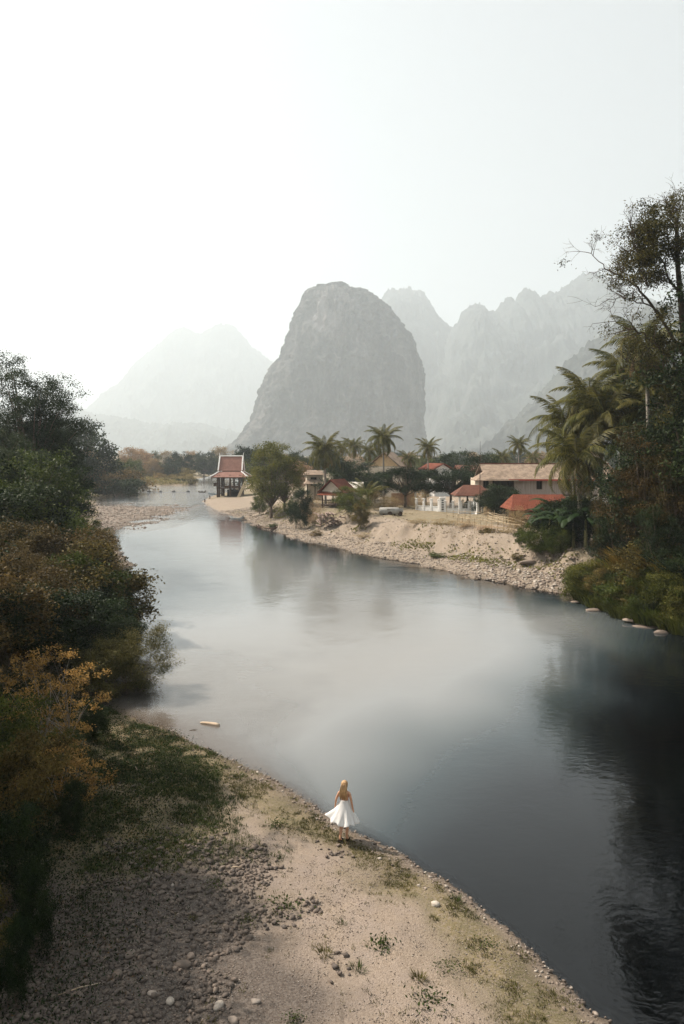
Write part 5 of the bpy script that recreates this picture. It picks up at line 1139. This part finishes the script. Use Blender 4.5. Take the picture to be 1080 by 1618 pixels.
# larger stones across the river: stony beach, cobble slope
rb = lambda x, y, z, s: np.where(s > -.3, sstep(7.5, 3.5, s + fbm(x / 4, y / 4, 0, 3, 66) * 2) * .75 + .25, 0) * (s < 12) * (x > -30) * (x - 24 < (60 - y) * .3)
xs, ys, zs, ss = scatter(150000, -34, 26, 52, 150, rb, 4); r = (.04 + .12 * np.random.default_rng(8).random(len(xs)) ** 3) * np.where(xs > 12, 1.15, .8) * np.where(ss > 6, .8, 1)
setting(link('stony_beach', stones(xs, ys, zs, r, 10, mat=M_stone, name='stony_beach', sink=.25, tints=.45 + .55 * np.random.default_rng(12).random(len(xs)))), 'stuff')
# gravel bar and the stony tip
xs, ys = (lambda q: (q.uniform(-66, -30, 15000), q.uniform(112, 205, 15000)))(np.random.default_rng(21)); zs, _, _, bb = terrain_z(xs, ys, True); k = (zs > -.06) & (bb < 12); xs, ys, zs = xs[k], ys[k], zs[k]
r = .07 + .16 * np.random.default_rng(9).random(len(xs)) ** 3
setting(link('gravel_bar', stones(xs, ys, zs, r, 11, mat=M_stone, name='gravel_bar', sink=.3, tints=.4 + .6 * np.random.default_rng(13).random(len(xs)))), 'stuff')
def rock(label, px, py, r, flat=.5, seed=0, z=None, tint=.85, stretch=(1, 1), group=None, name='rock', rz=0.0):
    z = 0 if z is None else z; X, Y = G(px, py, z); zg = max(ground(X, Y), -.05); g_ = np.random.default_rng(seed); k = len(IV2); dsp = 1 + .30 * fbm(IV2[:, 0] * 1.3 + seed, IV2[:, 1] * 1.3, IV2[:, 2] * 1.3, 3, seed); V = IV2 * dsp[:, None] * np.array([r * stretch[0], r * stretch[1], r * flat])
    me = mesh_np(name, V, IF2, False, {'tint': np.tile([tint, .5, tint, 1], (k, 1))}, [M_stone]); return tag(link(name, me, None, (X, Y, zg + r * flat * .35), (0, 0, rz)), label, 'rock', group)
for k, (px, py, r, fl, st, rz, tn, lab) in enumerate([
    (690, 960, .62, .35, (1.5, .8), .1, .9, 'pale flat rock at the waterline below the green overhanging grass'),
    (0, 0, 0, 0, 0, 0, 0, 0)][:0]): pass
for k, (px, py, r, fl, st, rz, tn, lab) in enumerate([
    (936, 965, .42, .4, (1.4, .8), .1, .38, 'pale flat rock poking from the water below the left end of the overhanging grass'),
    (909, 951, .30, .35, (1.3, .8), 0, .5, 'small flat rock in the dark water where the stony beach ends'),
    (1006, 984, .75, .16, (1.35, .6), -.1, .55, 'large pale slab at the right waterline, upper of the two slabs'),
    (1016, 991, .5, .20, (1.5, .6), -.5, .35, 'tilted slab lying just under the large pale slab'),
    (1046, 1000, .4, .45, (1.2, .9), .2, .38, 'rounded pale rock at the waterline near the right edge')]):
    rock(lab, px, py, r, fl, k + 5, None, tn, st, None, 'rock', rz)
for k, (px, py, r, tn, lab) in enumerate([
    (688, 1397, .105, 1.0, 'white stone lying in the grass strip by the water right of the woman'), (661, 1363, .05, .9, 'small pale stone on the waterline right of the woman'), (672, 1369, .045, .7, 'small brown stone on the waterline beside the pale one'),
    (328, 1340, .12, .1, 'dark stone on the shaded grass left of the woman'), (275, 1150 + 225, .06, .9, 'small white stone in the shaded grass'), (205, 1487, .13, .35, 'grey cobble among the left cobbles'),
    (186, 1524, .12, .25, 'greenish grey cobble near the lower left'), (290, 1508, .14, .3, 'larger grey brown cobble at the middle of the cobble patch'), (346, 1572, .11, .9, 'pale round cobble near the bottom of the cobble patch'), (268, 1570, .09, .95, 'pinkish pale cobble near the bottom'), (240, 1560, .09, .8, 'tan cobble left of the pinkish pale one'), (215, 1420, .13, .25, 'dark grey cobble at the top of the cobble patch'), (301, 1487, .1, .6, 'tan angular cobble above the larger grey brown one'), (368, 1596, .1, .7, 'wide tan cobble at the bottom edge'), (404, 1563, .08, .8, 'flat tan cobble right of the pale round cobble')]):
    rock(lab, px, py, r, .55, k + 30, .7, tn, (1.2, .9), 'single stones on the near bank', 'stone', k * .9)
for k, (px, py, r, lab) in enumerate([(838, 866, .5, 'long earthy boulder resting on top of the cobble slope'), (853, 861, .35, 'smaller brown boulder next to the long earthy one')]):
    X, Y = PX(px, 70), 70; o = rock(lab, px, py, r, .45, 50 + k, 2.4, .45, (2.4, .9), None, 'boulder', .3)

# ================================================================== GRASS AND SMALL PLANTS on the near bank
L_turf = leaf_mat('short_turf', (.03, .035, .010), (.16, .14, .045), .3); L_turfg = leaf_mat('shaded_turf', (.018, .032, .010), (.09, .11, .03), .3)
def turf(name, n, box_, dens, seed, h, mat, w=.006):
    xs, ys, zs, ss = scatter(n, *box_, dens, seed); g = np.random.default_rng(seed + 1); n = len(xs); nb = 7; X = np.repeat(xs, nb) + g.normal(0, .035, n * nb); Y = np.repeat(ys, nb) + g.normal(0, .035, n * nb); Z = np.repeat(zs, nb) - .01; n = n * nb
    L = h * (.4 + .9 * g.random(n)); a = g.random(n) * 6.283; o_ = L * (.3 + .6 * g.random(n)); dx, dy = np.cos(a), np.sin(a); sd = np.stack([-dy, dx, 0 * dx], -1) * w
    B = np.stack([X, Y, Z], -1); M_ = B + np.stack([dx * o_ * .4, dy * o_ * .4, L * .6], -1); Tt = B + np.stack([dx * o_, dy * o_, L * .9], -1)
    V = np.stack([B - sd, B + sd, M_ + sd * .8, M_ - sd * .8, Tt + sd * .2, Tt - sd * .2], 1).reshape(-1, 3); b6 = np.arange(n)[:, None] * 6; Fq = np.concatenate([b6 + np.array([0, 1, 2, 3]), b6 + np.array([3, 2, 4, 5])])
    t = np.clip(.5 + .35 * np.repeat(fbm(X[::nb] / 1.1, Y[::nb] / 1.1, 0, 2, seed), nb) + g.normal(0, .15, n), 0, 1); col = np.repeat(np.stack([t, t, t, np.ones(n)], -1), 6, 0)
    return setting(link(name, mesh_np(name, V, Fq, False, {'tint': col}, [mat])), 'stuff')
stripd = lambda x, y, z, s: sstep(.15, .6, s) * (1 - sstep(.9, 2.2, s + fbm(x / 3, y / 3, 0, 4, 41) * 1.2)) * sstep(-.25, .3, fbm(x / .7, y / .7, 0, 3, 71) + .05) * (y < 26) + .10 * (fbm(x / .5, y / .5, 0, 3, 72) > .55) * (s > .3)
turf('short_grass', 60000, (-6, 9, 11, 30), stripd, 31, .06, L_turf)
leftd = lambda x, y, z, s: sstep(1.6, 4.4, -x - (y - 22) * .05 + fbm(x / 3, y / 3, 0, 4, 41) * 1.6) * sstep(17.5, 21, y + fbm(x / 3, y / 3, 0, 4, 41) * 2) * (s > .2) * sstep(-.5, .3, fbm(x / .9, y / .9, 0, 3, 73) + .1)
gs = lambda x, y, z, s: np.exp(-((s - 6.0 - fbm(x / 6, y / 6, 0, 2, 81) * 1.5) / 1.3) ** 2) * sstep(-.1, .3, fbm(x / 7, y / 7, 0, 3, 82)) * (x > -30)
turf('slope_grass', 60000, (-34, 22, 60, 140), gs, 83, .20, leaf_mat('yellow_slope_grass', (.08, .085, .02), (.26, .25, .07), .3), .03)
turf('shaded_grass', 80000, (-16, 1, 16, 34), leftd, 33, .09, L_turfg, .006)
def weed_mesh(seed, n, r, h, mat):
    g = np.random.default_rng(seed); C = np.stack([g.normal(0, r, n), g.normal(0, r, n), np.abs(g.normal(h * .5, h * .35, n))], -1); V, Fq, col = leaves_np(C, .05, g, .3, .45, None); 
    g2 = grass_clump(seed, 60, r * 1.4, h * 1.5, mat, .005, .7); return mesh_np('leaves', V, Fq, False, {'tint': col}, [mat])
W1 = [weed_mesh(80 + k, 130, .10 + .03 * k, .10 + .03 * k, L_turfg) for k in range(3)]; T1 = [grass_clump(90 + k, 90, .09, .20, [L_turf, L_turfg, L_turf][k], .006, .7) for k in range(3)]
wd = [(305, 1432, 'low weed at the lower edge of the shaded grass'), (390, 1435, 'dark round weed on the pebbles left of the path'), (512, 1487, 'flat spreading weed below the woman'), (603, 1475, 'dark green weed on the open gravel'), (540, 1440, 'tiny weed right of the flat spreading one'), (707, 1508, 'small green weed near the right grass strip'), (662, 1527, 'weed low on the open gravel'), (678, 1565, 'weed near the bottom of the gravel'), (655, 1610, 'weed at the very bottom edge'), (465, 1600, 'brown green weed near the bottom middle'), (565, 1510, 'sparse weed in the centre of the gravel'), (450, 1415, 'weed between cobbles and path'), (685, 1425, 'thick dark weed in the right grass strip'), (770, 1465, 'weed at the lower part of the grass strip'), (380, 1240, 'weed on the pale path above the woman'), (437, 1285, 'yellow green weed on the pale path'), (455, 1412, 'small weed right of the cobbles'), (340, 1385, 'weed on the edge of shade'), (235, 1345, 'pale tuft standing in the shaded grass'), (330, 1300, 'tuft in the shaded grass left of the path'), (160, 1310, 'fresh green plant beside the dark bushes'), (130, 1290, 'leafy plant nearest the dark bushes'), (720, 1392, 'green sprig leaning over the water right of the white stone'), (260, 1210, 'weed at the water corner of the bank'), (300, 1225, 'weed at the edge of the deep shade')]
for k, (px, py, lab) in enumerate(wd):
    X, Y = G(px, py, .6); o = thing('weed', lab, 'plant', (X, Y, ground(X, Y) - .01), k, 'small weeds on the near bank', .8 + .25 * (k % 4)); link('leaves' if k % 2 else 'blades', (W1 if k % 2 else T1)[k % 3], o)
# ground cover on the far bank
gc = lambda x, y, z, s: sstep(.1, .5, fbm(x / 5, y / 5, 0, 3, 75) + .1) * (s > 2.0) * (s < 30) * .8
def far_cover(name, n, box_, dens, seed, h, mat, w):
    xs, ys, zs, ss = scatter(n, *box_, dens, seed); g = np.random.default_rng(seed); C = np.stack([xs, ys, zs + h * .35], -1); C = np.repeat(C, 8, 0) + g.normal(size=(len(xs) * 8, 3)) * np.array([.3, .3, h * .25]); V, Fq, col = leaves_np(C, w, g, .1, .35, None); return setting(link(name, mesh_np(name, V, Fq, False, {'tint': col}, [mat])), 'stuff')
far_cover('bank_grass', 6500, (-34, 26, 60, 140), gc, 35, .16, L_gold, .16)
# floor litter under the left trees
lit = lambda x, y, z, s: (s > .6) * sstep(3.2, 6.2, -x - (y - 18) * .02 + fbm(x / 2, y / 2, 0, 2, 91) * .8) * .9
far_cover('undergrowth', 60000, (-26, -3, 11, 60), lit, 37, .30, L_dark, .075)
far_cover('dry_undergrowth', 9000, (-26, -4, 14, 60), lit, 38, .25, L_brown, .06)
pens = lambda x, y, z, s: (s > .3) * (s < 40) * .9
far_cover('peninsula_reeds', 6000, (-110, -50, 225, 345), pens, 39, 1.6, leaf_mat('reed_blades', (.10, .11, .04), (.34, .26, .10), .3), .8)
# twigs and dry sticks on the shaded ground
g = random.Random(12)
for k, (px, py, s_, lab) in enumerate([(700, 838, 1.0, 'dry reddish scrub patch high on the slope below the bamboo fence'), (735, 842, 1.1, 'wide dry scrub patch in the middle of the dry slope'), (770, 848, 1.0, 'dry scrub patch right of the wide one'), (660, 835, .8, 'small dry scrub patch left on the slope'), (575, 832, .8, 'dry twiggy scrub below the round green shrub'), (795, 850, .8, 'dry scrub at the right end of the dry slope')]):
    X, Y = G(px, py, 2.2); place_tree(dry, 'dry_scrub', lab, 'bush', (X, Y, ground(X, Y) - .1), (s_, s_ * .6, s_ * .32), k, 'dry scrub on the slope', SP)
for k, (px, py, s_, lab) in enumerate([(690, 866, .5, 'small green bush alone low on the stony slope'), (768, 862, .5, 'small green bush right of the middle of the slope'), (833, 872, .55, 'small green bush beside the long earthy boulder'), (500, 835, .5, 'small green bush on the slope below the lone dark shrub'), (430, 820, .5, 'little green bush below the yellow green tree'), (820, 880, .5, 'low green bush near the cobbles')]):
    X, Y = G(px, py, 1.4); place_tree(shr_olive if k % 2 else shr_green, 'shrub', lab, 'shrub', (X, Y, ground(X, Y) - .1), (s_ * .6, s_ * .6, s_ * .28), k, 'small bushes on the stony slope', SP)
for k, (px, py, L, lab) in enumerate([(252, 1247, .5, 'pale upright stick in the shaded grass'), (160, 1232, .7, 'thin stick lying in the deepest shade'), (215, 1208, .5, 'pale driftwood stick near the river corner'), (125, 1562, .8, 'thin pale stick lying on the cobbles'), (372, 1330 + 30, .35, 'short stick at the border of shade and path')]):
    X, Y = G(px, py, .5); a = g.uniform(0, 3); w_ = MB(); w_.tube([(-math.cos(a) * L / 2, -math.sin(a) * L / 2, .03), (0, .02, .05), (math.cos(a) * L / 2, math.sin(a) * L / 2, .04)], [.008, .014, .006], 5); tag(w_.build('stick', lw, None, True, (X, Y, ground(X, Y))), lab, 'stick')

# ================================================================== THE WOMAN in the white dress, seen from behind
X, Y = G(544, 1325, .12); zg = ground(X, Y)
skin = simple('tanned_skin', (.48, .25, .15), (.56, .31, .20), 8, .55, .3); dressm, nt, b = new_mat('white_cotton', .8, .2); b.inputs['Base Color'].default_value = (.82, .81, .80, 1)
tr = nt.nodes.new('ShaderNodeBsdfTranslucent'); tr.inputs[0].default_value = (.75, .74, .72, 1); ms = N(nt, 'ShaderNodeMixShader'); ms.inputs[0].default_value = .25; nt.links.new(b.outputs[0], ms.inputs[1]); nt.links.new(tr.outputs[0], ms.inputs[2]); nt.links.new(ms.outputs[0], nt.nodes['Material Output'].inputs[0])
hairm = simple('blonde_hair', (.14, .06, .02), (.66, .42, .20), 9, .5, .4, .4, (6, 6, .5))
W_ = thing('person', 'woman with long blonde hair in a white flared skirt walking along the water edge', 'person', (X, Y, zg), R(-18))
def skinned(name, joints, edges, mat, parent, sub=2):
    me = bpy.data.meshes.new(name); me.from_pydata([j[:3] for j in joints], edges, []); o = link(name, me, parent); me.materials.append(mat)
    sk = o.modifiers.new('skin', 'SKIN'); 
    for i, j in enumerate(joints): me.skin_vertices[0].data[i].radius = (j[3], j[4] if len(j) > 4 else j[3])
    me.skin_vertices[0].data[0].use_root = True; sk.use_smooth_shade = True
    ss_ = o.modifiers.new('smooth', 'SUBSURF'); ss_.levels = sub; ss_.render_levels = sub; return o
# local frame: she walks towards +Y, +X is her right
J = [(0, 0, .92, .15, .11), (0, 0, 1.05, .115, .085), (0, .01, 1.20, .125, .085), (0, .0, 1.33, .13, .08), (0, 0, 1.41, .055, .05), (0, .01, 1.48, .045, .045), (0, .02, 1.56, .075, .085), (0, .02, 1.64, .065, .08),
     (.15, -.01, 1.35, .045), (.215, -.03, 1.12, .034), (.25, .00, .90, .024), (.255, .01, .86, .026), (.258, .015, .83, .028),
     (-.15, -.01, 1.35, .045), (-.235, -.04, 1.14, .034), (-.28, .02, .94, .024), (-.285, .03, .90, .026), (-.288, .035, .87, .028),
     (.075, 0, .86, .085), (.085, .05, .48, .055), (.08, -.02, .30, .05), (.08, -.04, .09, .03), (.08, .02, .04, .035), (.08, .12, .03, .028),
     (-.075, 0, .86, .085), (-.085, .0, .48, .055), (-.075, -.10, .30, .05), (-.07, -.20, .12, .03), (-.07, -.15, .06, .035), (-.07, -.07, .03, .028)]
E = [(0, 1), (1, 2), (2, 3), (3, 4), (4, 5), (5, 6), (6, 7), (3, 8), (8, 9), (9, 10), (10, 11), (11, 12), (3, 13), (13, 14), (14, 15), (15, 16), (16, 17), (0, 18), (18, 19), (19, 20), (20, 21), (21, 22), (22, 23), (0, 24), (24, 25), (25, 26), (26, 27), (27, 28), (28, 29)]
for (bx, by, bz, ax, i0) in ((.258, .015, .83, 1, 12), (-.288, .035, .87, -1, 17)):
    for f_, (dx, dy, L) in enumerate([(-.012, .026, .070), (-.004, .010, .080), (.004, -.008, .076), (.008, -.024, .062)]):
        n0 = len(J); J.append((bx + dx * ax * .4, by + dy, bz - .025, .0105)); J.append((bx + dx * ax * .8 - .004 * ax, by + dy * 1.1, bz - .025 - L * .5, .009)); J.append((bx + dx * ax - .016 * ax, by + dy * 1.1 + .004, bz - .025 - L, .0075)); E += [(i0, n0), (n0, n0 + 1), (n0 + 1, n0 + 2)]
    n0 = len(J); J.append((bx - .012 * ax, by + .034, bz + .015, .011)); J.append((bx - .02 * ax, by + .052, bz - .025, .009)); E += [(i0 - 1, n0), (n0, n0 + 1)]
body = skinned('body', J, E, skin, W_)
# face features on the far side of the head
fc = MB(); fc.tube([(0, .095, 1.585), (0, .118, 1.565), (0, .10, 1.56)], [.008, .014, .012], 6); fc.build('nose', skin, body, True)
for s_ in (-1, 1): e = MB(); e.tube([(s_ * .03, .086, 1.595), (s_ * .03, .094, 1.595), (s_ * .03, .100, 1.595)], [.012, .012, .004], 8); e.build('eye', M_dark, body, True); e = MB(); e.tube([(s_ * .072, .02, 1.60), (s_ * .084, .01, 1.585), (s_ * .075, .015, 1.555)], [.01, .014, .008], 6); e.build('ear', skin, body, True)
e = MB(); e.tube([(-.025, .088, 1.538), (0, .096, 1.536), (.025, .088, 1.538)], [.004, .008, .004], 6); e.build('mouth', simple('lips', (.4, .14, .11), (.45, .17, .13)), body, True)
# dress: fitted waist, skirt blown out to her left
n, na_ = 30, 96; V, Fq = [], []
for i in range(n):
    t = i / (n - 1); z_ = 1.15 - .60 * t; wv_ = sstep(.25, 1, t)
    for j in range(na_):
        a = 2 * math.pi * j / na_; fl_ = .125 + .275 * t ** 1.1; left = max(0, -math.cos(a)) ** 1.5; rx_ = fl_ * (.98 + .34 * left * t ** 1.1); ry_ = (.095 + .27 * t ** 1.3)
        rip = 1 + float(wv_) * (.09 * math.sin(a * 11 + t * 1.5) + .06 * math.sin(a * 6 + 1.3)) ; zz_ = z_ + float(wv_) * (.10 * left + .03 * math.sin(a * 6 + .6)) * t
        wst = .018 * math.sin(a * 14 + t * 9) * float(wv_)
        V.append((math.cos(a) * rx_ * rip + wst, math.sin(a) * ry_ * rip, zz_))
for i in range(n - 1):
    for j in range(na_): j2 = (j + 1) % na_; Fq.append((i * na_ + j, (i + 1) * na_ + j, (i + 1) * na_ + j2, i * na_ + j2))
me = bpy.data.meshes.new('skirt'); me.from_pydata(V, [], Fq); me.polygons.foreach_set('use_smooth', [True] * len(Fq)); me.materials.append(dressm); dr = link('dress', me, W_); sd_ = dr.modifiers.new('cloth', 'SOLIDIFY'); sd_.thickness = .006
st = MB(); [st.tube([(s_ * .06, -.10, 1.15), (s_ * .085, -.095, 1.30), (s_ * .08, -.03, 1.40), (s_ * .085, .08, 1.30), (s_ * .07, .10, 1.15)], .007, 5) for s_ in (-1, 1)]; st.build('strap', dressm, dr, True)
# hair: cap plus long locks down the back
rng_ = random.Random(2); hm_ = MB()
cap = [(0, .012, 1.685, .03), (0, -.005, 1.66, .075), (0, -.015, 1.62, .093), (0, -.03, 1.56, .092), (0, -.05, 1.48, .088), (0, -.075, 1.38, .095), (0, -.095, 1.32, .07), (.005, -.11, 1.26, .04), (.01, -.115, 1.22, .012)]
n0 = len(hm_.v); S_ = 20
for (x_, y_, z_, r_) in cap:
    for k in range(S_): a = 2 * math.pi * k / S_; rr_ = r_ * (1 + .08 * math.sin(a * 5)); hm_.v.append((x_ + math.cos(a) * rr_, y_ + math.sin(a) * rr_ * (.95 if z_ > 1.52 else .42), z_))
for i in range(len(cap) - 1):
    for k in range(S_): k2 = (k + 1) % S_; q = n0 + i * S_; hm_.f.append((q + k, q + S_ + k, q + S_ + k2, q + k2))
hm_.f.append(tuple(n0 + k for k in range(S_)))
for k in range(46):
    a = rng_.uniform(-1.0, 1.0); x0_ = .085 * math.sin(a * 1.3); e_ = rng_.uniform(1.16, 1.30); hm_.tube([(x0_ * .8, -.09 - .01 * math.cos(a), 1.60), (x0_ * 1.15, -.10, 1.47), (x0_ * 1.25 + rng_.uniform(-.02, .02), -.125, 1.33), (x0_ * .9 + rng_.uniform(-.03, .03), -.135, e_)], [.010, .014, .012, .003], 5)
hm_.build('hair', hairm, W_, True)
for s_, yy, zz_ in ((1, .05, 0), (-1, -.13, .04)):
    sh = MB(); sh.box(s_ * .08 - .042, s_ * .08 + .042, yy - .12, yy + .12, -.005 + zz_, .02 + zz_); [sh.tube([(s_ * .08 - .045, yy + q, .015 + zz_), (s_ * .08, yy + q, .075 + zz_ - q * .15), (s_ * .08 + .045, yy + q, .015 + zz_)], .009, 5) for q in (.04, -.06)]; sh.build('sandal', M_dark, W_)

# ================================================================== HAZE: one closed box of even air round everything
mb = MB(); mb.box(-9000, 9000, -9600, 9600, -12, 1330)
hz = setting(mb.build('haze', None), 'stuff')
m = bpy.data.materials.new('hazy_air'); m.use_nodes = True; nt = m.node_tree; nt.nodes.clear()
out = nt.nodes.new('ShaderNodeOutputMaterial'); pv = N(nt, 'ShaderNodeVolumePrincipled')
pv.inputs['Color'].default_value = (.72, .80, .86, 1); pv.inputs['Density'].default_value = HAZE; pv.inputs['Anisotropy'].default_value = .32
nt.links.new(pv.outputs[0], out.inputs['Volume']); hz.data.materials.append(m)
